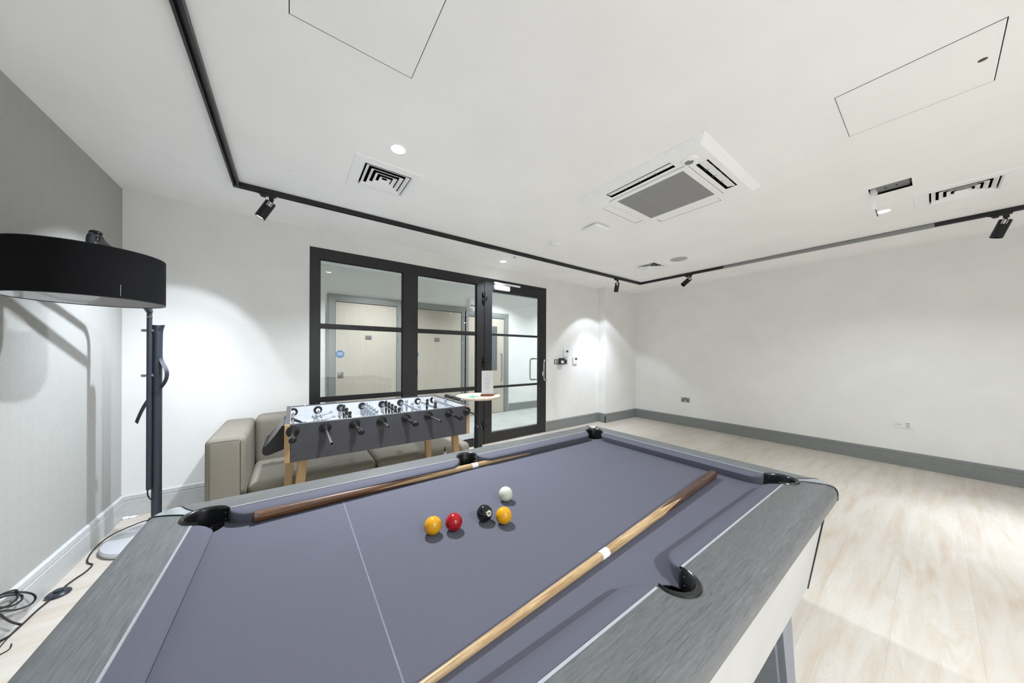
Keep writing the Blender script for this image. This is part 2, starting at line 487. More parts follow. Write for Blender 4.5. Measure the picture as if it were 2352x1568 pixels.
# ------------------------------------------------------------------ glazed screen and door
root = bpy.data.objects.new('window_1', None); C.objects.link(root); root.location = (1.2, yb(1.2), 0); root['kind'] = 'structure'; ORIG[root.name] = Vector(root.location)
DF, DB = -.004, .062                            # frame front/back relative to the wall face
bm = B()
prism(bm, [(FL, 0), (FL, FT), (FR, FT), (FR, 0), (FR - .018, 0), (FR - .018, FT - .036), (2.268, FT - .036), (2.268, 0)], DF, DB, 1) if 0 else None
for a, b in (((FL, 0), (.24, FT)), ((1.105, .10), (1.284, 2.305)), ((2.146, 0), (2.266, FT)), ((FR - .02, 0), (FR, FT)),
             ((.24, 2.305), (2.146, FT)), ((.24, 0), (1.105, .10)), ((1.284, 0), (2.146, .10)), ((1.105, 0), (1.284, .10)), ((2.266, FT - .042), (FR - .02, FT))):
    box(bm, (a[0], DF, a[1]), (b[0], DB, b[1]))
obj('window_frame', shear(bm), m_black, root, False)
for x0, x1 in ((.24, 1.105), (1.284, 2.146)):
    bm = B()
    for z in (1.60, .82): box(bm, (x0, .005, z - .016), (x1, .05, z + .016))
    obj('glazing_bar', shear(bm), m_black, root, False)
    bm = B()
    for z0, z1 in ((.10, .804), (.836, 1.584), (1.616, 2.305)):
        for a, b in (((x0, z0), (x0 + .012, z1)), ((x1 - .012, z0), (x1, z1)), ((x0, z1 - .012), (x1, z1)), ((x0, z0), (x1, z0 + .012))):
            box(bm, (a[0], .012, a[1]), (b[0], .02, b[1]))
    obj('glazing_bead', shear(bm), m_black, root, False)
    bm = B(); box(bm, (x0, .026, .10), (x1, .032, 2.305)); obj('pane', shear(bm), m_glass, root, False)

root = bpy.data.objects.new('door_4', None); C.objects.link(root); root.location = (2.87, yb(2.87), 0); root['kind'] = 'structure'; ORIG[root.name] = Vector(root.location)
X0, X1, Z1 = 2.272, FR - .024, FT - .048
bm = B()
for a, b in (((X0, .012), (2.40, Z1)), ((3.338, .012), (X1, Z1)), ((2.40, .012), (3.338, .15)), ((2.40, 2.232), (3.338, Z1))):
    box(bm, (a[0], -.008, a[1]), (b[0], .05, b[1]))
leaf = obj('door_leaf', shear(bm), m_black, root, False)
bm = B()
for z in (1.60, .82): box(bm, (2.40, .0, z - .016), (3.338, .045, z + .016))
obj('glazing_bar', shear(bm), m_black, root, False)
bm = B(); box(bm, (2.40, .02, .15), (3.338, .026, 2.232)); obj('pane', shear(bm), m_glass, root, False)
for z in (2.13, 1.19, .25):
    bm = B()
    box(bm, (2.235, -.024, z + .02), (2.26, -.004, z + .075), .003); box(bm, (2.235, -.024, z - .075), (2.26, -.004, z - .02), .003)
    box(bm, (2.255, -.03, z - .035), (2.275, -.004, z + .035), .004)
    cyl(bm, (2.268, -.024, z - .08), (2.268, -.024, z + .08), .008, 14); box(bm, (2.275, -.018, z - .03), (2.315, -.008, z + .03), .004)
    obj('hinge', shear(bm), m_blackpl, root)
def pull(x0, x1, dy, z0, z1, r=.012):
    y0 = -.008 if dy < 0 else .05
    return [(x0, y0, z1), (x0, y0 + dy * .8, z1), ((x0 * .8 + x1 * .2), y0 + dy, z1), (x1 + .02 * (1 if x0 > x1 else -1), y0 + dy, z1 - .004), (x1, y0 + dy, z1 - .05), (x1, y0 + dy, z0 + .05),
            (x1 + .02 * (1 if x0 > x1 else -1), y0 + dy, z0 + .004), ((x0 * .8 + x1 * .2), y0 + dy, z0), (x0, y0 + dy * .8, z0), (x0, y0, z0)]
bm = B(); tube(bm, pull(3.455, 3.385, -.06, .88, 1.215), .0125, 12, 5); obj('pull_handle', shear(bm), m_chrome, root, True, 60)
bm = B(); tube(bm, pull(3.35, 3.235, .06, .885, 1.235), .0115, 12, 5); obj('outer_pull_handle', shear(bm), m_chrome, root, True, 60)
bm = B(); lathe(bm, [(0, .012), (.017, .012), (.02, .009), (.02, 0)], (0, 0, 0), (0, -1, 0), 24)
for v in bm.verts: v.co = Vector((v.co.x + 3.425, v.co.y - .008, v.co.z * 2.1 + .985))
obj('lock_escutcheon', shear(bm), m_white, root)
bm = B(); box(bm, (2.425, -.065, 2.262), (2.69, -.008, 2.332), .005); c1 = obj('door_closer', shear(bm), m_white, root)
bm = B(); box(bm, (2.43, -.03, 2.352), (2.915, -.006, 2.378), .003); cyl(bm, (2.50, -.035, 2.33), (2.50, -.035, 2.36), .009, 12); box(bm, (2.5, -.042, 2.348), (2.72, -.03, 2.358), .002)
obj('closer_slide_rail', shear(bm), m_white, root)

# ------------------------------------------------------------------ wall devices
def wall_thing(name, label, cat, x, z, group=None):
    return thing(name, label, cat, (x, yb(x), z), 0, group)
t = wall_thing('emergency_release_button', 'small square steel plate with a red button beside the glass door', 'wall button', 3.727, 1.18)
bm = B(); box(bm, (3.684, -.009, 1.138), (3.77, 0, 1.224), .003); obj('plate', shear(bm), m_greymetal, t)
bm = B(); lathe(bm, [(.026, 0), (.026, .006), (.02, .008), (0, .008)], (3.727, -.009, 1.181), (0, -1, 0)); obj('button_ring', shear(bm), m_white, t)
bm = B(); lathe(bm, [(.014, 0), (.014, .006), (.01, .009), (0, .009)], (3.727, -.016, 1.181), (0, -1, 0)); obj('button', shear(bm), plain('red_button', (165, 20, 35), .35), t)
t = wall_thing('card_switch', 'dark boxy card switch in the row of plates by the door', 'switch', 3.845, 1.18)
bm = B(); box(bm, (3.786, -.05, 1.135), (3.905, 0, 1.245), .006); obj('case', shear(bm), plain('teal_dark_case', (52, 66, 72), .35), t)
bm = B(); box(bm, (3.81, -.053, 1.155), (3.87, -.049, 1.2), .001); obj('card_slot_label', shear(bm), m_white, t)
t = wall_thing('light_switch', 'steel double light switch plate nearest the pilaster in its row', 'switch', 3.962, 1.18)
bm = B(); box(bm, (3.918, -.009, 1.136), (4.006, 0, 1.224), .003); obj('plate', shear(bm), m_greymetal, t)
for x in (3.95, 3.974):
    bm = B(); box(bm, (x - .009, -.014, 1.158), (x + .009, -.008, 1.202), .002); obj('rocker', shear(bm), m_blackpl, t)
def thermo(x, z, label):
    t = wall_thing('thermostat', label, 'thermostat', x, z, 'thermostats beside the glass door')
    bm = B(); box(bm, (x - .058, -.026, z - .062), (x + .058, 0, z + .062), .004); obj('case', shear(bm), m_white, t)
    bm = B(); box(bm, (x - .022, -.028, z + .008), (x + .042, -.025, z + .05), .001); obj('display', shear(bm), plain('lcd_grey', (112, 118, 118), .3), t)
    bm = B(); box(bm, (x - .03, -.0275, z - .034), (x + .03, -.0255, z - .03)); obj('button_strip', shear(bm), m_grille, t, False)
thermo(3.975, 1.335, 'white thermostat mounted above the row of steel plates')
thermo(4.21, 1.2, 'white thermostat level with the steel plates, nearest the pilaster')

t = thing('double_socket', 'steel double power socket with black sockets on the plain wall', 'socket', (XR, 2.69, .48))
bm = B(); box(bm, (XR - .009, 2.615, .437), (XR, 2.765, .524), .003); obj('plate', bm, plain('socket_plate', (196, 194, 184), .4, .3), t)
for y in (2.735, 2.645):
    bm = B(); box(bm, (XR - .0115, y - .006, .473), (XR - .0085, y + .006, .497)); box(bm, (XR - .0115, y + .004, .456), (XR - .0085, y + .018, .464)); box(bm, (XR - .0115, y - .018, .456), (XR - .0085, y - .004, .464))
    box(bm, (XR - .0112, y - .009, .461), (XR - .0085, y + .009, .472)); obj('pin_holes', bm, m_blackpl, t, False)
for y in (2.7, 2.68):
    bm = B(); box(bm, (XR - .014, y - .006, .493), (XR - .0085, y + .006, .513), .001); obj('rocker', bm, m_blackpl, t)
t = thing('media_outlet_plate', 'faint white multi-gang outlet plate low on the plain wall', 'socket', (XR, .208, .49))
bm = B(); box(bm, (XR - .007, .137, .445), (XR, .28, .535), .003); obj('plate', bm, m_wall, t)
for (y, z, w, h) in ((.26, .49, .012, .006), (.236, .49, .02, .006), (.18, .51, .03, .009), (.18, .488, .03, .009), (.18, .466, .03, .009)):
    bm = B(); box(bm, (XR - .0080, y - w / 2, z - h / 2), (XR - .0068, y + w / 2, z + h / 2)); obj('outlet_slot', bm, m_grille, t, False)

# ------------------------------------------------------------------ ceiling fixtures
def light(name, kind, loc, energy, color=(1, 1, 1), parent=None, **kw):
    d = bpy.data.lights.new(name, kind); d.energy = energy; d.color = color
    for k, v in kw.items(): setattr(d, k, v)
    o = bpy.data.objects.new(name, d); C.objects.link(o); o.location = loc
    if parent: o.parent = parent
    return o
P_DOWN = 40
def downlight(x, y, label, z=ZC, e=P_DOWN, spr=130, first=[None]):
    if first[0] is None:
        t = thing('downlight', label, 'ceiling light', (x, y, z), 0, 'recessed downlights')
        bm = B(); lathe(bm, [(.052, 0), (.05, -.004), (.043, -.005), (.036, .0), (.036, .0)], (x, y, z), (0, 0, 1), 40, False); obj('bezel', bm, m_white, t)
        bm = B(); lathe(bm, [(.036, -.0015), (0, -.0015)], (x, y, z), (0, 0, 1), 32, False); obj('lens', bm, m_lens, t)
        first[0] = t
    else:
        t = dup(first[0], (x, y, z), label)
    l = light('downlight_lamp', 'AREA', (x, y, z - .012), e, (.88, .94, 1), shape='DISK', size=.075, spread=R(spr))
    return t
downlight(.545, 1.99, 'lit downlight just behind the ceiling vent nearest the black track corner')
downlight(2.397, 3.53, 'lit downlight over the glass door between the track and the wall', ZC, 15, 105)
downlight(4.30, .27, 'lit downlight beside the open service slot in the ceiling', ZC, 10)
for x, y, lb in ((.55, -1.7, 'unseen fill downlight added in the rear ceiling over the pool table side'), (2.4, -1.8, 'unseen fill downlight added in the rear ceiling at mid width'), (4.3, -1.3, 'unseen fill downlight added in the rear ceiling near the plain wall'), (2.4, -.02, 'downlight in the ceiling above the near edge of the room')):
    if y < -.5: downlight(x, y, lb, ZC, 84 if x < 1 else 10 if x < 3 else 4)  # unseen rear downlights, added as fill to lift the room's bounce light
downlight(1.15, 4.8, 'downlight in the corridor ceiling in front of the first oak door', ZH + .06, 30)
downlight(3.6, 5.05, 'downlight in the corridor ceiling in front of the vision panel door', ZH + .06, 22)
downlight(5.6, 5.05, 'downlight in the far corridor ceiling', ZH + .06, 22)

def vent(x, y, label, first=[None]):
    if first[0] is not None: return dup(first[0], (x, y, ZC), label)
    t = thing('ceiling_vent', label, 'air vent', (x, y, ZC), 0, 'square louvred ceiling vents')
    bm = B()
    def sq(h0, z0, h1, z1):
        a = [bm.verts.new((x + sx * h0, y + sy * h0, z0)) for sx, sy in ((-1, -1), (1, -1), (1, 1), (-1, 1))]
        b = [bm.verts.new((x + sx * h1, y + sy * h1, z1)) for sx, sy in ((-1, -1), (1, -1), (1, 1), (-1, 1))]
        for i in range(4): bm.faces.new((a[i], a[(i + 1) % 4], b[(i + 1) % 4], b[i]))
    sq(.232, ZC, .230, ZC - .006); sq(.230, ZC - .006, .165, ZC - .006); sq(.165, ZC - .006, .156, ZC + .004); sq(.156, ZC + .004, .156, ZC + .02)
    obj('frame', bm, m_white, t, False)
    for r in (.145, .109, .073, .038):
        bm = B(); sq(r - .020, ZC + .013, r, ZC - .003); sq(r, ZC - .003, r + .0012, ZC - .001); sq(r + .0012, ZC - .001, r - .019, ZC + .014); obj('louvre', bm, m_white, t, False)
    bm = B(); box(bm, (x - .157, y - .157, ZC + .1), (x + .157, y + .157, ZC + .118)); sq(.1572, ZC + .006, .1572, ZC + .1); obj('duct', bm, m_dark, t, False)
    first[0] = t
    return t
vent(*VENTS[0], 'square white ceiling vent between the track corner and the air conditioner')
vent(*VENTS[1], 'square white ceiling vent beside the round speaker, near the far track corner')
vent(*VENTS[2], 'square white ceiling vent beside the open service slot')

def hatch(x0, y0, x1, y1, label, hole=None):
    t = thing('access_hatch', label, 'ceiling hatch', ((x0 + x1) / 2, (y0 + y1) / 2, ZC), 0, 'flush ceiling hatches')
    bm = B(); g = .003
    for a, b in (((x0, y0), (x1, y0 + g)), ((x0, y1 - g * .5), (x1, y1)), ((x0, y0), (x0 + g, y1)), ((x1 - g * .7, y0), (x1, y1))): box(bm, (a[0], a[1], ZC - .0007), (b[0], b[1], ZC + .003))
    obj('perimeter_gap', bm, m_dark, t, False)
    bm = B(); box(bm, (x0 + g, y0 + g, ZC - .0012), (x1 - g, y1 - g, ZC + .002)); obj('panel', bm, m_ceil, t, False)
    if hole:
        bm = B(); lathe(bm, [(.013, 0), (.011, -.001), (0, -.001)], (hole[0], hole[1], ZC - .0012), (0, 0, 1), 20, False); obj('key_hole', bm, plain('brass_hole', (96, 84, 66), .5), t)
hatch(-.011, .98, .456, 1.445, 'flush square ceiling hatch nearest the long black track')
hatch(2.212, -.165, 2.674, .297, 'flush square ceiling hatch with a small dark key hole', (2.444, -.122))

t = thing('service_slot', 'open rectangular ceiling cutout showing a grey steel plate and a hanging white arm', 'ceiling bracket', (3.735, .2, ZC))
bm = B()
x0, y0, x1, y1 = SLOT
for a, b in (((x0 - .008, y0 - .008), (x1 + .008, y0)), ((x0 - .008, y1), (x1 + .008, y1 + .008)), ((x0 - .008, y0), (x0, y1)), ((x1, y0), (x1 + .008, y1))): box(bm, (a[0], a[1], ZC - .002), (b[0], b[1], ZC + .03))
obj('lining', bm, m_white, t, False)
bm = B(); box(bm, (x0 + .035, y0 + .012, ZC + .012), (x1 - .002, y1 - .004, ZC + .02)); obj('steel_plate', bm, m_greymetal, t, False)
for y in (.17, .225):
    bm = B(); cyl(bm, (3.745, y, ZC + .010), (3.745, y, ZC + .013), .006, 12); obj('bolt_hole', bm, m_dark, t)
bm = B(); box(bm, (3.70, .268, ZC - .15), (3.706, .298, ZC + .012), .001); box(bm, (3.706, .262, ZC - .03), (3.73, .272, ZC - .01), .001); cyl(bm, (3.69, .283, ZC - .13), (3.73, .283, ZC - .13), .006, 10); obj('hanging_arm', bm, m_white, t)
bm = B(); tube(bm, [(3.715, .283, ZC - .125), (3.74, .27, ZC - .15), (3.735, .262, ZC - .2)], .004); obj('loose_wire', bm, m_greymetal, t)

# air conditioning cassette
cx, cy = 2.417, 1.266
t = thing('air_conditioner', 'large square white air conditioning cassette in the ceiling', 'air conditioner', (cx, cy, ZC))
bm = B(); H0, H1, zf = .487, .448, ZC - .038
def ringf(bm, c, h0, z0, h1, z1):
    a = [bm.verts.new((c[0] + sx * h0, c[1] + sy * h0, z0)) for sx, sy in ((-1, -1), (1, -1), (1, 1), (-1, 1))]
    b = [bm.verts.new((c[0] + sx * h1, c[1] + sy * h1, z1)) for sx, sy in ((-1, -1), (1, -1), (1, 1), (-1, 1))]
    for i in range(4): bm.faces.new((a[i], a[(i + 1) % 4], b[(i + 1) % 4], b[i]))
ringf(bm, (cx, cy), H0, ZC, H0, ZC - .004); ringf(bm, (cx, cy), H0, ZC - .004, H1, zf)
# face plate with four slot openings
us = [-H1, -.412, -.338, -.25, .25, .338, .412, H1]
def inslot(u, v):
    a, b = abs(u), abs(v)
    return (.338 < a < .412 and b < .25) or (.338 < b < .412 and a < .25)
g = {}
for i in range(7):
    for j in range(7):
        u = (us[i] + us[i + 1]) / 2; v = (us[j] + us[j + 1]) / 2
        if inslot(u, v): continue
        q = []
        for (a, b) in ((i, j), (i + 1, j), (i + 1, j + 1), (i, j + 1)):
            if (a, b) not in g: g[(a, b)] = bm.verts.new((cx + us[a], cy + us[b], zf))
            q.append(g[(a, b)])
        bm.faces.new(q)
obj('fascia', bm, m_white, t, False)
for k in range(4):
    Mk = Matrix.Translation((cx, cy, 0)) @ Matrix.Rotation(k * PI / 2, 4, 'Z')
    bm = B()
    for a, b in (((.338, -.25), (.339, .25)), ((.411, -.25), (.412, .25)), ((.338, -.25), (.412, -.249)), ((.338, .249), (.412, .25))): box(bm, (a[0], a[1], zf), (b[0], b[1], ZC - .001))
    box(bm, (.339, -.249, ZC - .004), (.411, .249, ZC - .0008)); obj('slot', xf(bm, Mk), m_dark, t, False)
    bm = B()
    tilt = (.012, .026) if k in (0, 2) else (.004, .010)
    fp = [(.351, zf + .010), (.399, zf + .000), (.400, zf + .003), (.352, zf + .013)] if k in (2, 3) else [(.340, zf + .001), (.410, zf + .001), (.410, zf + .004), (.340, zf + .004)]
    prism(bm, fp, -.246, .246, 1)
    f = obj('flap', xf(bm, Mk), m_white, t, False)
    for s in (-.12, 0, .12):
        bm = B(); box(bm, (.342, s - .0015, zf + .006), (.408, s + .0015, ZC - .005)); obj('deflector', xf(bm, Mk), m_greymetal, t, False)
bm = B()
for a in (((-.305, -.305), (.305, -.302)), ((-.305, .302), (.305, .305)), ((-.305, -.305), (-.302, .305)), ((.302, -.305), (.305, .305))): box(bm, (cx + a[0][0], cy + a[0][1], zf - .0008), (cx + a[1][0], cy + a[1][1], zf + .001))
obj('panel_seam', bm, m_grille, t, False)
bm = B(); ringf(bm, (cx, cy), .3, zf - .0005, .298, zf - .007); ringf(bm, (cx, cy), .298, zf - .007, .262, zf - .007); ringf(bm, (cx, cy), .262, zf - .007, .260, zf - .003); obj('intake_frame', bm, m_white, t, False)
bm = B(); box(bm, (cx - .26, cy - .26, zf - .003), (cx + .26, cy + .26, zf - .001))
gr = obj('grille', bm, None, t, False)
n = NT('fine_perforated_grille'); tc = n.n('ShaderNodeTexCoord'); s = n.n('ShaderNodeSeparateXYZ'); n.l(tc.outputs['Object'], s.inputs[0])
a = n.math('SINE', n.math('MULTIPLY', s.outputs[0], 2 * PI / .009)); b_ = n.math('SINE', n.math('MULTIPLY', s.outputs[1], 2 * PI / .009))
gr.data.materials.append(n.fin(n.ramp(n.math('ADD', n.math('MULTIPLY', n.math('MULTIPLY', a, b_), .5), .5), [(.3, (138, 138, 138)), (.6, (190, 190, 190))]), .6, 0, .3))
for u in (-.09, .09):
    bm = B(); box(bm, (cx - .26, cy + u - .006, zf - .0038), (cx + .26, cy + u + .006, zf - .0028)); obj('grille_rib', bm, m_grille, t, False)
sx, sy = cx - .335, cy - .335
bm = B(); lathe(bm, [(.055, .006), (.05, -.006), (.035, -.012), (0, -.013)], (sx, sy, zf), (0, 0, 1), 32, False); obj('sensor_boss', bm, m_white, t)
bm = B(); lathe(bm, [(.026, -.0125), (.024, -.016), (0, -.018)], (sx, sy, zf), (0, 0, 1), 24, False); obj('sensor_eye', bm, m_chrome, t)

# small round / square ceiling devices
t = thing('smoke_detector', 'round white smoke detector hanging from the ceiling', 'smoke detector', (2.44, 2.54, ZC))
bm = B(); lathe(bm, [(.056, 0), (.056, -.018), (.05, -.022), (.0, -.022)], (2.44, 2.54, ZC), (0, 0, 1), 40, False); obj('base', bm, m_white, t)
bm = B(); lathe(bm, [(.044, -.021), (.044, -.026), (.054, -.028), (.055, -.044), (.045, -.05), (0, -.052)], (2.44, 2.54, ZC), (0, 0, 1), 40, False); obj('sensor_head', bm, m_white, t)
bm = B(); cyl(bm, (2.42, 2.505, ZC - .052), (2.42, 2.505, ZC - .048), .004, 10); obj('indicator', bm, m_grille, t)
bm = B(); box(bm, (-.1, -.1, -.042), (.1, .1, -.012), .016, 3); box(bm, (-.07, -.07, -.014), (.07, .07, 0))
ap = obj('wireless_access_point', bm, m_white); ap.location = (2.50, 2.02, ZC + .001); tag(ap, 'square white wireless access point with rounded edges on the ceiling', 'access point')
def disc(name, label, cat, x, y, r, th, m=m_white, group=None):
    bm = B(); lathe(bm, [(r, 0), (r, -th * .7), (r * .96, -th), (0, -th)], (0, 0, 0), (0, 0, 1), 40, False)
    o = obj(name, bm, m); o.location = (x, y, ZC + .0006); return tag(o, label, cat, group)
disc('ceiling_speaker', 'flat round ceiling speaker beside the far vent', 'speaker', 4.25, 2.03, .105, .003, plain('speaker_mesh', (214, 214, 213), .8))
disc('sprinkler_cover', 'round white cover plate by the track corner, in front of the nearest vent', 'cover plate', .023, 2.7, .04, .004, group='sprinkler cover plates')
disc('sprinkler_cover', 'round white cover plate inside the far corner of the track', 'cover plate', 4.78, 2.75, .04, .004, group='sprinkler cover plates')
disc('sprinkler_cover', 'round white cover plate between the side track and its nearest vent', 'cover plate', 4.80, -.15, .04, .004, group='sprinkler cover plates')
disc('motion_sensor', 'tiny grey sensor beside the downlight over the glass door', 'sensor', 2.41, 3.28, .014, .01, m_grille)
disc('sensor_dot', 'tiny bright sensor dot next to the downlight over the glass door', 'sensor', 2.56, 3.45, .007, .004, m_white)

# black lighting track: three runs joined at the corners, with a grey insert
TX0, TX1, TY = -.339, 5.085, 3.098; tw = .019; zb = ZC - .035
t = thing('lighting_track', 'black ceiling lighting track running round three sides of the room', 'lighting track', (TX0, TY, ZC))
def track(p, q):
    bm = B(); p = Vector(p); q = Vector(q); d = (q - p).normalized(); nn = Vector((-d.y, d.x)); prof = [(-tw, ZC), (-tw, zb), (-.008, zb), (-.008, ZC - .008), (.008, ZC - .008), (.008, zb), (tw, zb), (tw, ZC)]
    a = [bm.verts.new((*(p + nn * o), z)) for o, z in prof]; b = [bm.verts.new((*(q + nn * o), z)) for o, z in prof]
    bm.faces.new(a); bm.faces.new(b)
    for i in range(8): bm.faces.new((a[i], a[(i + 1) % 8], b[(i + 1) % 8], b[i]))
    return bm
m_track = plain('track_black', (38, 39, 42), .4, .2)
obj('track_run', track((TX0, YR + .4), (TX0, TY - tw)), m_track, t, False)
obj('track_run', track((TX0 + tw, TY), (TX1 - tw, TY)), m_track, t, False)
obj('track_run', track((TX1, TY - tw), (TX1, YR + .4)), m_track, t, False)
for x in (TX0, TX1):
    bm = B(); box(bm, (x - tw - .001, TY - tw - .001, zb - .001), (x + tw + .001, TY + tw + .001, ZC), .002); obj('corner_connector', bm, m_track, t)
bm = B(); box(bm, (TX1 - tw - .001, .0, zb - .004), (TX1 + tw - .004, 1.79, ZC - .002), .002); obj('cover_strip', bm, plain('grey_cover', (160, 162, 163), .4), t)['label'] = 'long grey cover strip set in the track'
bm = B(); box(bm, (TX0 + .012, TY - tw - .0014, zb - .001), (TX0 + .012 + .2, TY - tw, zb + .004)); obj('feed_strip', bm, m_black, t, False)

t.location.z -= .0015
def spot_head(pos, target, label, along, e, lit=True, cone=58, mb=.85):
    """pos: pivot on the track; target: aim"""
    P = Vector(pos); T = Vector(target)
    t = thing('track_spotlight', label, 'spotlight', (pos[0], pos[1], zb), 0, 'black cylindrical track spotlights')
    bm = B()
    ax = Vector((1, 0, 0)) if along == 'x' else Vector((0, 1, 0))
    Mx = Matrix.Translation((pos[0], pos[1], 0)) @ (Matrix.Identity(4) if along == 'x' else Matrix.Rotation(PI / 2 * -1, 4, 'Z'))
    box(bm, (-.075, -.016, zb - .018), (.03, .016, zb), .004); box(bm, (-.066, -.012, zb - .03), (-.034, .012, zb - .016), .004); box(bm, (-.088, -.004, zb - .01), (-.074, .004, zb + .004), .001)
    obj('track_adapter', xf(bm, Mx), m_track, t)
    top = Vector((pos[0], pos[1], zb - .055)); d = (T - top).normalized()
    bm = B(); cyl(bm, (pos[0], pos[1], zb - .045), (pos[0], pos[1], zb - .012), .016, 20)
    s = d.cross(Vector((0, 0, 1))).normalized()
    tube(bm, [(pos[0], pos[1], zb - .04), tuple(top + s * .02 + Vector((0, 0, -.005))), tuple(top + d * .03 + s * .02)], .008, 8)
    obj('bracket', bm, m_track, t)
    L = .15; r = .0355
    bm = B(); lathe(bm, [(0, 0), (r * .97, 0), (r, .003), (r, L), (r * .93, L), (r * .9, L - .012), (r * .9, L - .012)], top + d * .008, d, 40, False); obj('lamp_body', bm, plain('spot_body_black', (34, 34, 37), .35, .3), t)
    bm = B(); lathe(bm, [(r * .9, L - .010), (0, L - .010)], top + d * .008, d, 32, False); obj('lens', bm, m_spotlens if lit else m_dark, t)
    toc = (Vector((0, 0, 1.31)) - top); toc = (toc - d * toc.dot(d)).normalized(); sd = d.cross(toc)
    bm = B(); c0 = top + d * .03 + toc * (r + .0004) - sd * .01
    q = []
    for a, b in ((-.016, -.018), (.016, -.018), (.016, .018), (-.016, .018)):
        p = top + d * (.03 + b); w = (a / r)
        q.append(p + (toc * math.cos(w) + sd * math.sin(w)) * (r + .0006))
    m1 = [top + d * (.03 + b) + toc * (r + .001) for b in (-.018, .018)]
    vs = [bm.verts.new(x) for x in (q[0], m1[0], q[1], q[2], m1[1], q[3])]
    bm.faces.new((vs[0], vs[1], vs[4], vs[5])); bm.faces.new((vs[1], vs[2], vs[3], vs[4])); obj('rating_label', bm, m_card, t, False)
    if lit:
        for en, co_, bl in ((e * .17, cone, .22), (e * .7, cone * mb, 1.0)):      # reflector spill and main beam of the same lamp
            o = light('track_spot_lamp', 'SPOT', top + d * (L + .012), en, (.83, .90, 1), spot_size=R(co_), spot_blend=bl, shadow_soft_size=.018)
            o.rotation_euler = d.to_track_quat('-Z', 'Y').to_euler()
    return t
spot_head((-.13, TY, 0), (-1.06, 3.24, .74), 'lit black track spotlight aimed into the corner above the floor lamp', 'x', 128, True, 88, .88)
spot_head((4.41, TY, 0), (4.67, 3.72, .38), 'lit black track spotlight hanging straight down before the pilaster', 'x', 110, True, 97, .72)
spot_head((TX1, 2.25, 0), (4.4, 2.75, 1.75), 'unlit black track spotlight, the smallest one on the side track', 'y', 0, False)
spot_head((TX1, -.37, 0), (5.08, .25, .6), 'unlit black track spotlight past the grey cover strip of the side track', 'y', 0, False)
spot_head((TX1, -1.75, 0), (4.3, -.55, 0), 'unseen track spotlight added at the rear of the side track to brighten the floor', 'y', 270, True, 40, .9)  # extra unseen head, added to throw a bright patch on the floor
# ------------------------------------------------------------------ pool table (local frame: x along the long side)
TL, TW, ZR, ZB = .9105, .479, .820, .778
tab = thing('pool_table', 'large pool table with purple-grey cloth and grey oak rails', 'pool table', (.6815, .821, 0), R(-.35), None, True)
PI_ = .014
POCK = [(sx * (TL - PI_), sy * (TW - PI_), 0) for sx in (-1, 1) for sy in (-1, 1)] + [(0, sy * (TW + .012), 1) for sy in (-1, 1)]
PR = .040
RC = .066
def ring_solid(prof, inner=0.0):
    bm = B(); rings = []
    for o, z in prof:
        rad = max(.002, RC * max(0, (o - .012)) / .115); hx, hy = TL + o, TW + o; ring = []
        for (cx_, cy_, a0) in ((hx - rad, hy - rad, 0), (-hx + rad, hy - rad, 90), (-hx + rad, -hy + rad, 180), (hx - rad, -hy + rad, 270)):
            for k in range(9):
                a = R(a0 + k * 90 / 8); ring.append(bm.verts.new((cx_ + rad * math.cos(a), cy_ + rad * math.sin(a), z)))
        rings.append(ring)
    n = len(rings[0])
    for i in range(len(rings)):
        a = rings[i]; b = rings[(i + 1) % len(rings)]
        for k in range(n): bm.faces.new((a[k], a[(k + 1) % n], b[(k + 1) % n], b[k]))
    return bm
RP = [(.0, ZR), (.096, ZR), (.108, ZR - .003), (.118, ZR - .011), (.125, ZR - .024), (.127, ZR - .042), (.124, ZR - .058), (.0, ZR - .060)]
CPR = [(.004, ZR + .0015), (.097, ZR + .0015), (.110, ZR - .0015), (.1205, ZR - .0095), (.1275, ZR - .0235), (.1295, ZR - .042), (.127, ZR - .0615), (.004, ZR - .0615)]
def cap_poly(sx, sy):
    pts = [(-.02, -.02), (.0, -.008), (.032, .016), (.063, .037), (.092, .052), (.108, .064), (.119, .080), (.16, .11), (.16, .16), (.11, .16), (.080, .119), (.064, .108), (.052, .092), (.037, .063), (.016, .032), (-.008, .0)]
    p = [(sx * (TL + a), sy * (TW + b)) for a, b in pts]
    return p if sx * sy > 0 else p[::-1]
def cutters():
    out = []
    for x, y, mid in POCK:
        out.append(cyl(B(), (x, y, .5), (x, y, 1), PR + .004, 40))
        if not mid: out.append(cyl(B(), (x - math.copysign(.020, x), y - math.copysign(.020, y), .5), (x - math.copysign(.020, x), y - math.copysign(.020, y), 1), .0505, 40))
    return out
for (nm, poly, mt) in (
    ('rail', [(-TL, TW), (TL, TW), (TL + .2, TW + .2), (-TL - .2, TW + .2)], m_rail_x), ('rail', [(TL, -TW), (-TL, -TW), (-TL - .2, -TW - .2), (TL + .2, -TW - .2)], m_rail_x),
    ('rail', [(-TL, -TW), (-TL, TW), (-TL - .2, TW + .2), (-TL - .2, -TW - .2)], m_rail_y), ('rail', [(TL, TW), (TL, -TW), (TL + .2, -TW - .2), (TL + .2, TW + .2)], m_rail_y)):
    o = obj(nm, ring_solid(RP), mt, tab, True)
    boolean(o, 'INTERSECT', [prism(B(), poly, .7, .9)])
    boolean(o, 'DIFFERENCE', [prism(B(), cap_poly(sx, sy), .7, .9) for sx in (-1, 1) for sy in (-1, 1)] + cutters())
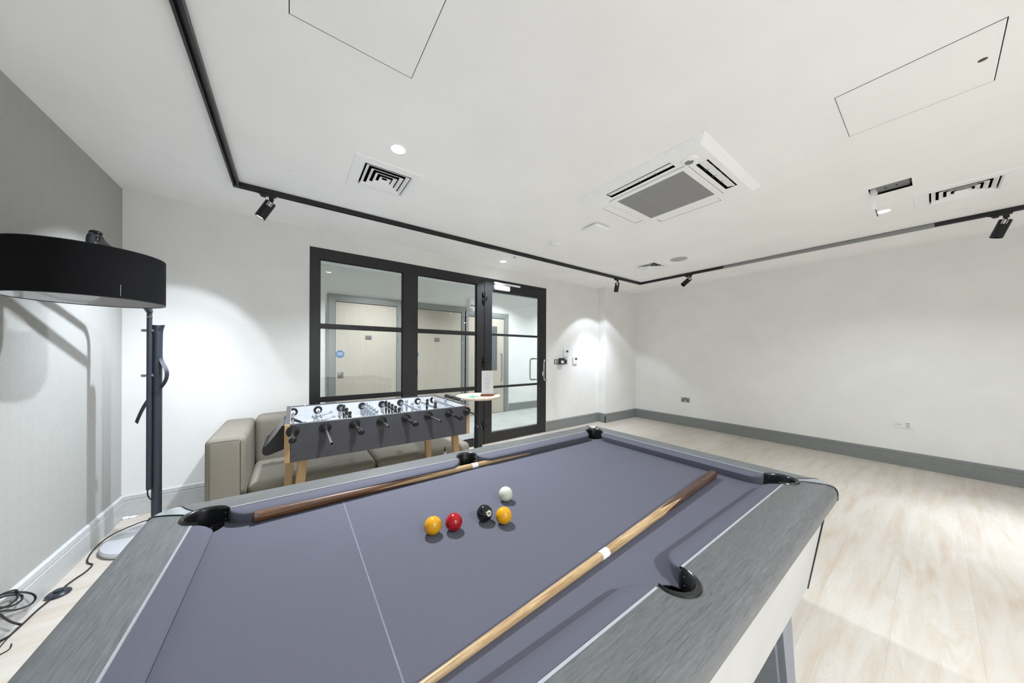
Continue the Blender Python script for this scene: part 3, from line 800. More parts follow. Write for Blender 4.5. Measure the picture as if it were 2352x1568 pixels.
for sx in (-1, 1):
    for sy in (-1, 1):
        o = obj('corner_cap', ring_solid(CPR), m_cap, tab, True)
        boolean(o, 'INTERSECT', [prism(B(), cap_poly(sx, sy), .7, .9)])
        boolean(o, 'DIFFERENCE', [cyl(B(), (sx * (TL - PI_), sy * (TW - PI_), .5), (sx * (TL - PI_), sy * (TW - PI_), 1), PR + .004, 40)])
        def sa(b_, o_):
            rr_ = RC * (o_ - .012) / .115; return o_ - rr_ + math.sqrt(max(0, rr_ * rr_ - max(0, b_ - (o_ - rr_)) ** 2))
        e5 = [(sa(bb_, o_), bb_) for bb_, o_ in ((.077, .1215), (.083, .1278), (.084, .1285), (.084, .1275))]
        for seq in ([(.034, .017), (.063, .037), (.092, .052), (.108, .064)] + e5, [(.017, .034), (.037, .063), (.052, .092), (.064, .108)] + [(q_, p_) for p_, q_ in e5]):
            hs = [ZR + .0012, ZR + .0012, ZR + .0008, ZR - .002, ZR - .0105, ZR - .026, ZR - .042, ZR - .058]
            bm = B(); tube(bm, [(sx * (TL + a), sy * (TW + b), h) for (a, b), h in zip(seq, hs)], .0022, 8, 2); obj('cap_seam', bm, m_blackpl, o)
bm = B(); box(bm, (-TL - .003, -TW - .003, ZB - .03), (TL + .003, TW + .003, ZB))
bed = obj('cloth_bed', bm, m_cloth, tab, False)
boolean(bed, 'DIFFERENCE', [cyl(B(), (x, y, .5), (x, y, 1), PR + (.002 if m else .007), 40) for x, y, m in POCK])
bm = B(); box(bm, (-.532, -TW + .05, ZB + .0001), (-.529, TW - .05, ZB + .0004)); obj('baulk_line', bm, m_line, tab, False)

def cushion(p, q, nn):
    """cushion along p->q (on the inner rail line), nose towards nn"""
    p = Vector(p); q = Vector(q); L = (q - p).length; d = (q - p) / L; nn = Vector(nn); bm = B(); rows = []; T = .056
    st = [0, .0015, .004, .008, .014, .022, .032, .044, T]
    st = st + [L / 2] + [L - s for s in st[::-1]]
    for s in st:
        e = min(s, L - s); n = .050 * max(0, 1 - (1 - min(1, e / T)) ** 1.75) ** (1 / 1.75) + .0015
        zz = ZR - .001 - .006 * min(1, n / .05)
        prof = [(0, ZR - .001), (n * .5, (ZR - .001 + zz) / 2 + .0006), (max(n - .004, n * .8), zz), (n, zz - .004), (n - .001, zz - .010), (max(n - .010, n * .6), ZB - .0005), (0, ZB - .0005)]
        b = p + d * s
        rows.append([bm.verts.new((b.x + nn.x * o, b.y + nn.y * o, z)) for o, z in prof])
    for a, b in zip(rows, rows[1:]):
        for k in range(7): bm.faces.new((a[k], a[(k + 1) % 7], b[(k + 1) % 7], b[k]))
    bm.faces.new(rows[0]); bm.faces.new(rows[-1])
    return obj('cushion', bm, m_cloth, tab, True, 50)
def inlay(p, q, nn):
    p = Vector(p); q = Vector(q); nn = Vector(nn); bm = B()
    a, b = (p - nn * .0035), (q + nn * .0015)
    box(bm, (min(p.x, q.x) if nn.x == 0 else min((p - nn * .004).x, (p + nn * .001).x), min(p.y, q.y) if nn.y == 0 else min((p - nn * .004).y, (p + nn * .001).y), ZR - .004),
        (max(p.x, q.x) if nn.x == 0 else max((p - nn * .004).x, (p + nn * .001).x), max(p.y, q.y) if nn.y == 0 else max((p - nn * .004).y, (p + nn * .001).y), ZR + .0012))
    obj('trim_strip', bm, m_inlay, tab, False)
ce, me_ = .070, .0495
for sy in (-1, 1):
    for a, b in ((-TL + ce, -me_), (me_, TL - ce)):
        cushion((a, sy * TW), (b, sy * TW), (0, -sy)); inlay((a + .004, sy * TW), (b - .004, sy * TW), (0, -sy))
for sx in (-1, 1):
    cushion((sx * TL, -TW + ce), (sx * TL, TW - ce), (-sx, 0)); inlay((sx * TL, -TW + ce + .004), (sx * TL, TW - ce - .004), (-sx, 0))

for x, y, mid in POCK:
    out = Vector((0, y)) if mid else Vector((x / TL, y / TW)); out.normalize(); a0 = math.atan2(out.y, out.x)
    half = R(104 if mid else 133); n = 44
    bm = B(); rows = []
    for k in range(n + 1):
        a = a0 - half + 2 * half * k / n; w = abs(a - a0) / half; wd = (.008 + .008 * math.cos(w * PI / 2)) * (1 - .5 * max(0, w - .8) / .2)
        PRw = (PR - .003) + (.008 if mid else .019) * w ** 3
        c, s = math.cos(a), math.sin(a)
        prof = [(PRw, ZR - .075), (PRw, ZR - .002), (PRw + .002, ZR + .004), (PRw + wd * .5, ZR + .0065), (PRw + wd - .002, ZR + .0045), (PRw + wd, ZR - .002), (PRw + .003, ZR - .010), (PRw + .003, ZR - .075)]
        rows.append([bm.verts.new((x + c * r, y + s * r, z)) for r, z in prof])
    for a_, b_ in zip(rows, rows[1:]):
        for k in range(8): bm.faces.new((a_[k], a_[(k + 1) % 8], b_[(k + 1) % 8], b_[k]))
    bm.faces.new(rows[0]); bm.faces.new(rows[-1])
    pk = obj('pocket', bm, m_pocket, tab, True, 50)
    bm = B(); lathe(bm, [(PR + (.0015 if mid else .0065), ZB - .0015), (PR - .001, ZB - .06), (PR - .010, ZB - .10), (.018, ZB - .125), (0, ZB - .13)], (x, y, 0), (0, 0, 1), 40, False); obj('pocket_cup', bm, m_blackpl, pk)
    for sgn in (-1, 1):
        a = a0 + sgn * (half - R(16))
        for z in (ZR - .012, ZR - .032):
            bm = B(); q = Vector((x + math.cos(a) * (PR - .0030 + (.008 if mid else .019) * ((half - R(16)) / half) ** 3 - .0002), y + math.sin(a) * (PR - .0030 + (.008 if mid else .019) * ((half - R(16)) / half) ** 3 - .0002), z)); lathe(bm, [(.0022, 0), (.0018, .0012), (0, .0016)], q, (-math.cos(a), -math.sin(a), 0), 10); obj('screw', bm, m_chrome, pk)

# cabinet: four tapering panels with dark corner joints
bm = B(); ZT_, ZC_ = .768, .455
tx, ty, bx_, by_ = .885, .588, .862, .545
a = [bm.verts.new((sx * tx, sy * ty, ZT_)) for sx, sy in ((-1, -1), (1, -1), (1, 1), (-1, 1))]; b = [bm.verts.new((sx * bx_, sy * by_, ZC_)) for sx, sy in ((-1, -1), (1, -1), (1, 1), (-1, 1))]
for i in range(4): bm.faces.new((a[i], a[(i + 1) % 4], b[(i + 1) % 4], b[i]))
bm.faces.new(b[::-1])
cab = obj('cabinet', bm, m_panel, tab, False)
for sx in (-1, 1):
    for sy in (-1, 1):
        bm = B(); tube(bm, [(sx * tx, sy * ty, ZT_ - .01), (sx * bx_, sy * by_, ZC_)], .0035, 6); obj('corner_bead', bm, m_blackpl, cab)
bm = B()
for s in (-1, 1):
    box(bm, (-TL - .10, s * (TW + .075), ZR - .066), (TL + .10, s * (TW + .098), ZR - .0602)); box(bm, (s * (TL + .062), -TW - .07, ZR - .066), (s * (TL + .10), TW + .07, ZR - .0602))
obj('rail_underframe', bm, m_tleg, tab, False)
for sx in (-1, 1):
    for sy in (-1, 1):
        bm = B(); rows = []
        for z, cx_, cy_, h in ((ZC_ + .01, .73, .445, .075), (.02, .80, .47, .060), (0, .80, .47, .056)):
            rows.append([bm.verts.new((sx * (cx_ - .03) + i * h, sy * cy_ + j * h, z)) for i, j in ((-1, -1), (1, -1), (1, 1), (-1, 1))])
        for p, q in zip(rows, rows[1:]):
            for k in range(4): bm.faces.new((p[k], p[(k + 1) % 4], q[(k + 1) % 4], q[k]))
        bm.faces.new(rows[0]); bm.faces.new(rows[-1])
        bmesh.ops.bevel(bm, geom=[e for e in bm.edges if abs(e.verts[0].co.z - e.verts[1].co.z) > .1], offset=.02, segments=4, affect='EDGES')
        obj('leg', bm, m_tleg, tab)

# ------------------------------------------------------------------ balls and cues on the cloth
def ball(x, y, c, label, cat='pool ball', name='pool_ball', g='pool balls on the cloth'):
    bm = B(); bmesh.ops.create_uvsphere(bm, u_segments=48, v_segments=24, radius=.0254)
    o = obj(name, bm, plain('ball_' + label.split()[0], c, .07, 0, .6, .0), None, True, 180); o.location = (x, y, ZB + .0254); return tag(o, label, cat, g)
ball(0.3410, 0.8660, (236, 168, 10), 'yellow pool ball beside the red ball', 'pool ball', 'yellow_ball')
ball(0.4000, 0.8480, (176, 8, 28), 'red pool ball beside a yellow ball', 'pool ball', 'red_ball')
ball(0.5010, 0.8380, (14, 18, 22), 'black pool ball marked with an eight in a white circle', 'pool ball', 'black_ball')
ball(0.5430, 0.7910, (240, 172, 10), 'yellow pool ball touching distance from the black ball', 'pool ball', 'yellow_ball')
ball(0.6320, 0.9090, (222, 224, 208), 'white cue ball behind the other pool balls', 'pool ball', 'cue_ball')
HB = (.5, .8)
def eight(o):
    c = Vector(o.location); v = (Vector((0, 0, 1.31)) - c).normalized(); sd = Vector((math.cos(.6265), -math.sin(.6265), 0)); sd = (sd - v * sd.dot(v)).normalized(); upv = sd.cross(v) * -1
    d = (v * .80 + sd * .60 - upv * .02).normalized()
    e1 = (sd - d * sd.dot(d)).normalized(); e2 = d.cross(e1)
    bm = B(); r = .0256; n = 28; rings = []
    for rr in (0, .003, .006, .0092):
        t = math.asin(rr / r)
        rings.append([bm.verts.new(r * (d * math.cos(t) + (e1 * math.cos(2 * PI * k / n) + e2 * math.sin(2 * PI * k / n)) * math.sin(t))) for k in range(n if rr else 1)])
    for k in range(n): bm.faces.new((rings[0][0], rings[1][k], rings[1][(k + 1) % n]))
    for a, b in zip(rings[1:], rings[2:]):
        for k in range(n): bm.faces.new((a[k], a[(k + 1) % n], b[(k + 1) % n], b[k]))
    nd = obj('number_disc', bm, plain('ivory', (226, 224, 206), .1), None, True, 180); nd.parent = o
    cu = bpy.data.curves.new('eight', 'FONT'); cu.body = '8'; cu.size = .0135; cu.extrude = .0001; cu.align_x = 'CENTER'; cu.align_y = 'CENTER'; cu.offset = .0003
    t = bpy.data.objects.new('eight', cu); C.objects.link(t); dg = bpy.context.evaluated_depsgraph_get()
    me = bpy.data.meshes.new_from_object(t.evaluated_get(dg)); bpy.data.objects.remove(t)
    Mx = Matrix((e2, -e1, d)).transposed().to_4x4(); Mx.translation = d * .02562
    me.transform(Mx)
    for vtx in me.vertices:
        vtx.co = vtx.co.normalized() * .02572
    me.materials.clear(); me.materials.append(m_blackpl); q = bpy.data.objects.new('number_eight', me); C.objects.link(q); q.parent = nd
eight(bpy.data.objects['black_ball'])

def cue(label, butt, tipd, dark, thr, ln, ringx, length, rot, badge):
    """cue along local x from butt to tip, resting on the cloth"""
    b = Vector((*butt, ZB + .0168)); e = Vector((*tipd, ZB + .0062)); d = (e - b).normalized()
    root = thing('pool_cue', label, 'pool cue', b, 0, 'pool cues on the table', True)
    root.rotation_mode = 'QUATERNION'; root.rotation_quaternion = Vector((1, 0, 0)).rotation_difference(d)
    rad = lambda s: .0168 + (.0055 - .0168) * min(1, s / length)
    bm = B(); lathe(bm, [(.012, 0), (rad(0), .002)] + [(rad(s), s) for s in [k * ringx / 10 for k in range(1, 10)]] + [(rad(ringx), ringx)], (0, 0, 0), (1, 0, 0), 28); obj('butt', bm, splice('cue_butt', dark, thr, ln, rot), root)
    bm = B(); lathe(bm, [(rad(ringx) + .0003, ringx), (rad(ringx) + .0003, ringx + .03)], (0, 0, 0), (1, 0, 0), 28); obj('joint_ring', bm, m_white, root)
    e0 = length - .016
    bm = B(); lathe(bm, [(rad(s), s) for s in (ringx + .03, ringx + .2, ringx + .5, e0)], (0, 0, 0), (1, 0, 0), 24); obj('shaft', bm, m_ash, root)
    bm = B(); lathe(bm, [(rad(e0) + .0001, e0), (rad(e0) + .0001, e0 + .011)], (0, 0, 0), (1, 0, 0), 20); obj('ferrule', bm, m_white, root)
    bm = B(); lathe(bm, [(.0052, e0 + .011), (.0052, e0 + .014), (.003, e0 + .017), (0, e0 + .0175)], (0, 0, 0), (1, 0, 0), 20); obj('tip', bm, plain('blue_leather', (96, 110, 130), .9), root)
    if badge:
        bm = B(); lathe(bm, [(.0065, -.0005), (.0065, .001), (0, .0012)], (.006, -.0118, .0095), (-.35, -.75, .6), 20); obj('badge', bm, m_chrome, root)
    return root
cue('pool cue with brown butt lying along the far cushion', (-.093, 1.252), (1.472, 1.266), [(.3, (62, 38, 24)), (.5, (104, 70, 46)), (.7, (146, 104, 70))], .345, .24, .775, 1.565, .5, True)
cue('pool cue with dark butt lying across the table towards the camera', (1.481, .5585), (.183, .4745), [(.3, (52, 34, 27)), (.5, (84, 60, 50)), (.7, (112, 84, 70))], .352, .15, .803, 1.50, .12, False)

# ------------------------------------------------------------------ foosball table
FX0, FX1, FY0, FY1, FZ0, FZ1 = -.028, 1.205, 2.262, 3.045, .652, .882
fo = thing('foosball_table', 'dark grey foosball table with birch ends standing before the sofa', 'foosball table', ((FX0 + FX1) / 2, (FY0 + FY1) / 2, 0), R(-.5))
for y0, y1 in ((FY0, FY0 + .022), (FY1 - .022, FY1)):
    bm = B(); box(bm, (FX0 + .028, y0, FZ0), (FX1 - .028, y1, FZ1), .0015, 1); o = obj('side_panel', bm, m_foos, fo)
    yi = (y1 + .0006) if y0 == FY0 else (y0 - .0006)
    bm = B(); box(bm, (FX0 + .028, min(yi, (y0 + y1) / 2), FZ0 + .01), (FX1 - .028, max(yi, (y0 + y1) / 2), FZ1 - .006)); obj('white_lining', bm, m_foosin, o, False)
for x0, x1 in ((FX0, FX0 + .028), (FX1 - .028, FX1)):
    bm = B(); box(bm, (x0, FY0, FZ0), (x1, FY1, FZ1), .002, 1); o = obj('end_panel', bm, m_birch, fo)
    xi = x1 if x0 == FX0 else x0
    bm = B(); box(bm, (min(xi, xi + (.0008 if x0 == FX0 else -.0008)), FY0 + .02, FZ0 + .01), (max(xi, xi + (.0008 if x0 == FX0 else -.0008)), FY1 - .02, FZ1 - .003)); obj('white_lining', bm, m_foosin, o, False)
    bm = B(); box(bm, (x0 + .0005, FY0 + .004, FZ1 - .001), (x1 - .0005, FY1 - .004, FZ1 + .002)); obj('top_edge_trim', bm, m_foos, o, False)
bm = B(); box(bm, (FX0 + .028, FY0 + .022, FZ1 - .135), (FX1 - .028, FY1 - .022, FZ1 - .125)); obj('playing_field', bm, m_foosin, fo, False)
bm = B(); box(bm, (FX0 + .01, FY0 + .01, FZ0 + .002), (FX1 - .01, FY1 - .01, FZ0 + .014)); obj('bottom_board', bm, m_foos, fo, False)
bm = B()
for x in (FX0 + .2, (FX0 + FX1) / 2, FX1 - .2): box(bm, (x - .0015, FY0 + .03, FZ1 - .1249), (x + .0015, FY1 - .03, FZ1 - .1245))
obj('field_markings', bm, m_grille, fo, False)
for sx in (FX0 + .088, FX1 - .088):
    for sy, s in ((FY0 + .10, -1), (FY1 - .185, 1)):
        tx_ = sx + (.006 if sx < .5 else -.004) - (.06 if s > 0 else 0); dx = -.04 if sx < .5 else .04; bm = B(); rows = []
        for z, ox, oy, hx, hy in ((FZ0 + .02, 0, 0, .027, .026), (.35, dx * .55, min(s * .015, .004), .024, .022), (0, dx, min(s * .03, .008), .021, .018)):
            rows.append([bm.verts.new((tx_ + ox + i * hx, sy + oy + j * hy, z)) for i, j in ((-1, -1), (1, -1), (1, 1), (-1, 1))])
        for p, q in zip(rows, rows[1:]):
            for k in range(4): bm.faces.new((p[k], p[(k + 1) % 4], q[(k + 1) % 4], q[k]))
        bm.faces.new(rows[0]); bm.faces.new(rows[-1])
        bmesh.ops.bevel(bm, geom=[e for e in bm.edges if abs(e.verts[0].co.z - e.verts[1].co.z) > .1], offset=.012, segments=3, affect='EDGES')
        obj('leg', bm, m_leg, fo)
# the figures: one mesh per team, pinned through the chest
def player_mesh(mt):
    bm = B()
    bmesh.ops.create_uvsphere(bm, u_segments=14, v_segments=10, radius=.0115, matrix=Matrix.Translation((0, 0, .036)) @ Matrix.Diagonal((1, 1, 1.15, 1)))
    cyl(bm, (0, 0, .02), (0, 0, .03), .0055, 10)
    def sec(L):
        rows = []
        for z, hx, hy, ox in L: rows.append([bm.verts.new((ox + hx * math.cos(2 * PI * k / 12), hy * math.sin(2 * PI * k / 12), z)) for k in range(12)])
        for p, q in zip(rows, rows[1:]):
            for k in range(12): bm.faces.new((p[k], p[(k + 1) % 12], q[(k + 1) % 12], q[k]))
        bm.faces.new(rows[0]); bm.faces.new(rows[-1])
    sec([(.024, .008, .012, 0), (.019, .0105, .0175, 0), (.006, .0115, .0175, 0), (-.010, .009, .0125, 0), (-.022, .009, .0135, 0), (-.036, .0075, .011, 0), (-.052, .006, .0085, 0), (-.062, .007, .009, .001), (-.066, .010, .0095, .002), (-.074, .0105, .0095, .002)])
    xf(bm, Matrix.Diagonal((1.12, 1.12, 1.12, 1))); o = obj('player', bm, mt, fo, True, 60); return o
fo_c = Vector(ORIG[fo.name])
ROD = [(.007, 1, 'b', -62, .25), (.175, 2, 'g', -100, -.42), (.343, 3, 'b', 0, .27), (.512, 5, 'g', 8, -.20), (.680, 5, 'b', 0, .24), (.848, 3, 'g', 0, -.24), (1.015, 2, 'b', 4, .23), (1.182 - .009, 1, 'g', -18, -.135)]
ZROD = .838; pm = {}
for i, (x, n, team, ang, handle) in enumerate(ROD):
    x += .006; pr = abs(handle); handle = handle > 0
    bm = B(); ya = FY0 - (pr - .105 if handle else pr); yz = FY1 + .05
    cyl(bm, (x, ya, ZROD), (x, yz, ZROD), .0078, 16); rod = obj('rod', bm, m_chrome, fo); rod['label'] = 'steel rod with %s players' % ('black' if team == 'b' else 'silver')
    for y, s in ((FY0, -1), (FY1, 1)):
        bm = B(); lathe(bm, [(.034, 0), (.034, .004), (.019, .008), (.017, .018), (.009, .020)], (x, y, ZROD), (0, s, 0), 28); obj('bearing', bm, m_blackpl, rod)
        bm = B(); yy = y - s * .0228; lathe(bm, [(.031, 0), (.031, .003), (.014, .006), (.012, .010), (.009, .010)], (x, yy, ZROD), (0, -s, 0), 28); obj('inner_bearing', bm, m_blackpl, rod)
    if handle:
        y = ya; bm = B(); lathe(bm, [(.0095, .006), (.012, .0), (.013, -.012), (.0105, -.018), (.015, -.03), (.0155, -.055), (.0185, -.075), (.0195, -.087), (.0165, -.099), (.008, -.1045), (0, -.105)], (x, y + .0, ZROD), (0, 1, 0), 20, False); obj('handle', bm, m_blackpl, rod)
    else:
        bm = B(); lathe(bm, [(.006, -.0006), (0, -.0006)], (x, ya, ZROD), (0, 1, 0), 14, False); obj('rod_bore', bm, m_dark, rod)
        y = yz; bm = B(); lathe(bm, [(.0095, -.02), (.012, .0), (.017, .02), (.018, .07), (.012, .085), (0, .088)], (x, y, ZROD), (0, 1, 0), 16, False); obj('handle', bm, m_blackpl, rod)
    for y in (FY0 + .06, FY1 - .055):
        bm = B(); lathe(bm, [(.012, -.009), (.0145, -.009), (.0145, .009), (.009, .009)], (x, y, ZROD), (0, 1, 0), 18); obj('bumper', bm, m_chrome if n > 2 else m_white, rod)
    yc = (FY0 + FY1) / 2; sp = {1: 0, 2: .2, 3: .17, 5: .105}[n]
    for k in range(n):
        y = yc + (k - (n - 1) / 2) * sp + {2: .0, 3: -.0, 5: .0, 1: .02}[n]
        if team not in pm:
            p = player_mesh(m_blackpl if team == 'b' else m_silver); p.data.transform(Matrix.Translation(fo_c)); pm[team] = p
        else:
            p = pm[team].copy(); C.objects.link(p)
        p.parent = rod; p.location = Vector((x, y, ZROD)) - fo_c; p.rotation_euler = (0, R(ang), 0)
        ORIG[p.name] = fo_c
bm = B(); bx0 = FX1 + .012
cyl(bm, (bx0, 2.40, .905), (bx0, 2.80, .905), .005, 10)
for y in (2.40, 2.60, 2.80): box(bm, (bx0 - .006, y - .004, .87), (bx0 + .006, y + .004, .91), .001)
sc_ = obj('score_counter', bm, m_greymetal, fo)
for k in range(10):
    y = 2.425 + k * .034 + (.03 if k > 4 else 0)
    bm = B(); lathe(bm, [(.0145, -.0145), (.0165, -.012), (.0165, .012), (.0145, .0145)], (bx0, y, .905), (0, 1, 0), 18); obj('counter_bead', bm, m_chrome if k == 0 else m_black, sc_)
# goal box hanging outside the left end
bm = B(); prism(bm, [(FX0, .852), (FX0 - .014, .850), (FX0 - .045, .80), (FX0 - .095, .725), (FX0 - .108, .735), (FX0 - .114, .70), (FX0 - .106, .678), (FX0 - .085, .672), (FX0, .70)], 2.42, 2.74, 1); bmesh.ops.bevel(bm, geom=list(bm.edges), offset=.004, segments=2, affect='EDGES')
obj('ball_return', bm, m_blackpl, fo, False)
for y, z in ((FY1 - .01, FZ1 + .004), (FY0 + .5, 0)):
    if z: bm = B(); lathe(bm, [(.008, 0), (.008, .004), (.004, .007), (0, .007)], (FX0 + .12, y, FZ1), (0, 0, 1), 14); obj('screw_cap', bm, m_white, fo)

# ------------------------------------------------------------------ sofa
def soft(name, a, b, r, parent, mt=None, puff=.006):
    bm = B(); box(bm, a, b, r, 5)
    bmesh.ops.subdivide_edges(bm, edges=[e for e in bm.edges if e.calc_length() > .25], cuts=5, use_grid_fill=True)
    c = (Vector(a) + Vector(b)) / 2; h = (Vector(b) - Vector(a)) / 2
    for v in bm.verts:
        q = [(v.co[i] - c[i]) / h[i] for i in range(3)]
        for i in range(3):
            j, k = (i + 1) % 3, (i + 2) % 3
            v.co[i] += (1 if q[i] > 0 else -1) * puff * max(0, 1 - q[j] ** 2) * max(0, 1 - q[k] ** 2) * min(1, abs(q[i]) ** 6)
    return obj(name, bm, mt or m_sofa, parent, True, 80)
so = thing('sofa', 'greige fabric sofa with one high arm along the wall behind the foosball table', 'sofa', (.5, 3.3, 0))
soft('arm', (-.478, 2.90, .03), (-.262, 3.73, .715), .042, so)
soft('seat', (-.256, 2.93, .05), (.628, 3.62, .358), .05, so)
soft('seat', (.636, 2.93, .05), (1.575, 3.62, .358), .05, so)
soft('back', (-.256, 3.50, .30), (.628, 3.73, .745), .05, so, None, .01)
# stitched seams on the arm
m_seam = plain('seam_thread', (120, 112, 100), .9)
bm = B()
tube(bm, [(-.4775, 3.68, .668), (-.4775, 2.945, .668)], .0022, 6); tube(bm, [(-.452, 2.8965, .06), (-.452, 2.8965, .69)], .0018, 6); tube(bm, [(-.288, 2.8965, .06), (-.288, 2.8965, .69)], .0018, 6)
tube(bm, [(-.445, 2.8995, .694), (-.295, 2.8995, .694)], .0018, 6)
obj('seam', bm, m_seam, so)
bm = B(); tube(bm, [(-.22, 2.951, .345), (.60, 2.951, .345)], .0018, 6); tube(bm, [(.67, 2.951, .345), (1.54, 2.951, .345)], .0018, 6); obj('seam', bm, m_seam, so)
bm = B()
for x in (-.43, 1.5):
    for y in (2.99, 3.6): cyl(bm, (x, y, 0), (x, y, .06), .022, 14)
obj('foot', bm, m_blackpl, so) if 0 else bm.free()
for x in (-.37, .63, 1.5):
    for y in (2.99, 3.55):
        bm = B(); cyl(bm, (x, y, 0), (x, y, .06), .022, 14); obj('foot', bm, m_blackpl, so)

# black marker pen-shaped bottle on the floor before the sofa
# ------------------------------------------------------------------ side table with sign and leaflet
tx, ty, tz, tr = 1.945, 3.42, .78, .282
st = thing('side_table', 'tall round terrazzo side table on a black bottle-shaped column', 'side table', (tx, ty, 0))
bm = B(); lathe(bm, [(0, tz - .03), (tr - .012, tz - .03), (tr, tz - .022), (tr, tz - .006), (tr - .005, tz), (0, tz)], (tx, ty, 0), (0, 0, 1), 64, False); obj('top', bm, m_terr, st)
bm = B(); lathe(bm, [(.135, 0), (.135, .01), (.056, .016), (.054, .02), (.052, .36), (.048, .385), (.034, .405), (.020, .415), (.020, tz - .03)], (tx, ty, 0), (0, 0, 1), 40); obj('column', bm, m_black, st)
s = thing('table_sign', 'white page standing in a reddish wooden block on the terrazzo table', 'sign', (2.02, 3.32, tz), R(-22), None, True)
bm = B(); box(bm, (-.085, -.02, 0), (.085, .02, .024), .002); obj('wooden_block', bm, plain('reddish_wood', (150, 88, 62), .5), s)
bm = B(); prism(bm, [(-.074, .012), (.074, .012), (.074, .32), (-.066, .32), (-.074, .31)], -.0012, .0012, 1); pg = obj('page', bm, m_card, s, False)
bm = B(); lathe(bm, [(.006, 0), (.006, .0003), (0, .0003)], (0, -.0014, .275), (0, -1, 0), 12); box(bm, (-.012, -.0016, .256), (.012, -.0012, .2585))
for k in range(13):
    z = .232 - k * .0125 - (.008 if k in (4, 5, 9) else 0); w = (.05, .045, .042, .05, .038, .048, .046, .036, .05, .044, .03, .04, .02)[k]; box(bm, (-w * .5 - .018, -.0016, z), (w * .5 + .006, -.0012, z + .0022))
obj('printed_lines', bm, m_ink, pg, False)
bm = B(); box(bm, (-.085, -.055, 0), (.085, .055, .0012)); lf = obj('leaflet', bm, None)
n = NT('green_leaflet_print'); nz = n.noise(n.coords(), 28, 3, .5, 1.2); lf.data.materials.append(n.fin(n.ramp(nz, [(.38, (36, 148, 124)), (.5, (120, 196, 176)), (.62, (214, 236, 230))]), .4))
lf.location = (1.83, 3.36, tz + .0006); lf.rotation_euler = (0, 0, R(32)); tag(lf, 'green and white printed leaflet lying flat on the terrazzo table', 'leaflet')
bm = B(); cyl(bm, (0, 0, 0), (.13, 0, 0), .0045, 12); cyl(bm, (.13, 0, 0), (.142, 0, 0), .0045, 12, .001)
pn = obj('pen', bm, m_blackpl); pn.location = (2.09, 3.37, tz + .0048); pn.rotation_euler = (0, 0, R(15)); tag(pn, 'black pen lying behind the wooden block on the terrazzo table', 'pen')
bm = B(); lathe(bm, [(.010, 0), (.011, .05), (.009, .075), (.003, .105), (.003, .11), (0, .11)], (0, 0, 0), (0, 0, 1), 16)
bt = thing('glue_bottle', 'slim white bottle with a pointed black tip standing before the sofa', 'bottle', (1.25, 2.865, 0))
bm.free(); bm = B(); lathe(bm, [(.030, 0), (.032, .004), (.032, .22), (.014, .30), (.011, .335), (0, .335)], (1.25, 2.865, 0), (0, 0, 1), 16); obj('bottle_body', bm, m_card, bt)
bm = B(); lathe(bm, [(.010, .333), (.010, .345), (.0025, .383), (0, .383)], (1.25, 2.865, 0), (0, 0, 1), 16); obj('cap', bm, m_blackpl, bt)

# ------------------------------------------------------------------ floor lamp
lx, ly = -.775, 3.255
la = thing('floor_lamp', 'arched floor lamp with a wide black drum shade and a white base', 'floor lamp', (lx, ly, 0))
bm = B(); lathe(bm, [(.225, 0), (.238, .006), (.242, .022), (.236, .036), (.22, .043), (0, .045)], (lx, ly - .02, 0), (0, 0, 1), 64); obj('base', bm, m_base, la)
bm = B(); lathe(bm, [(.032, .04), (.032, .05), (.026, .053), (.0255, 1.506), (.0225, 1.506), (.0225, 1.45)], (lx, ly, 0), (0, 0, 1), 28, False); obj('sleeve_pole', bm, m_lampmetal, la)
px, py = lx - .030, ly - .028
kx, ky, kz = -.800, 2.43, 1.888
bm = B(); tube(bm, [(px, py, .35), (px, py, 1.0), (px, py, 1.55), (px, py, 1.68), (px + .0, py - .02, 1.735), (px, py - .07, 1.765), (px, (py * .5 + ky * .5), 1.86), (kx, ky + .06, kz + .0), (kx, ky + .018, kz + .004), (kx, ky, kz - .02), (kx, ky, kz - .06), (kx, ky, 1.70)], .0135, 14, 6); obj('bent_pole', bm, m_lampmetal, la, True, 60)
bm = B(); tube(bm, [(px, py - .006, 1.60), (px, ky + .09, 1.90)], .017, 12); obj('brace', bm, m_lampmetal, la)
bm = B(); cyl(bm, (px, py, 1.59), (px, py, 1.612), .017, 18); cyl(bm, (px, py, 1.555), (px, py, 1.562), .016, 18); obj('collar', bm, m_chrome, la)
bm = B(); lathe(bm, [(0, -.03), (.018, -.03), (.018, .0), (.022, .004), (.022, .014), (.017, .019), (0, .019)], (kx, ky + .05, kz + .014), (0, .15, 1), 24, False); obj('pivot_knob', bm, m_blackpl, la)
for z in (1.465, 1.15):
    bm = B(); cyl(bm, (px - .028, py, z), (px + .02, py, z), .009, 14); bmesh.ops.create_uvsphere(bm, u_segments=12, v_segments=8, radius=.010, matrix=Matrix.Translation((px - .03, py, z))); obj('clip', bm, m_greymetal, la)
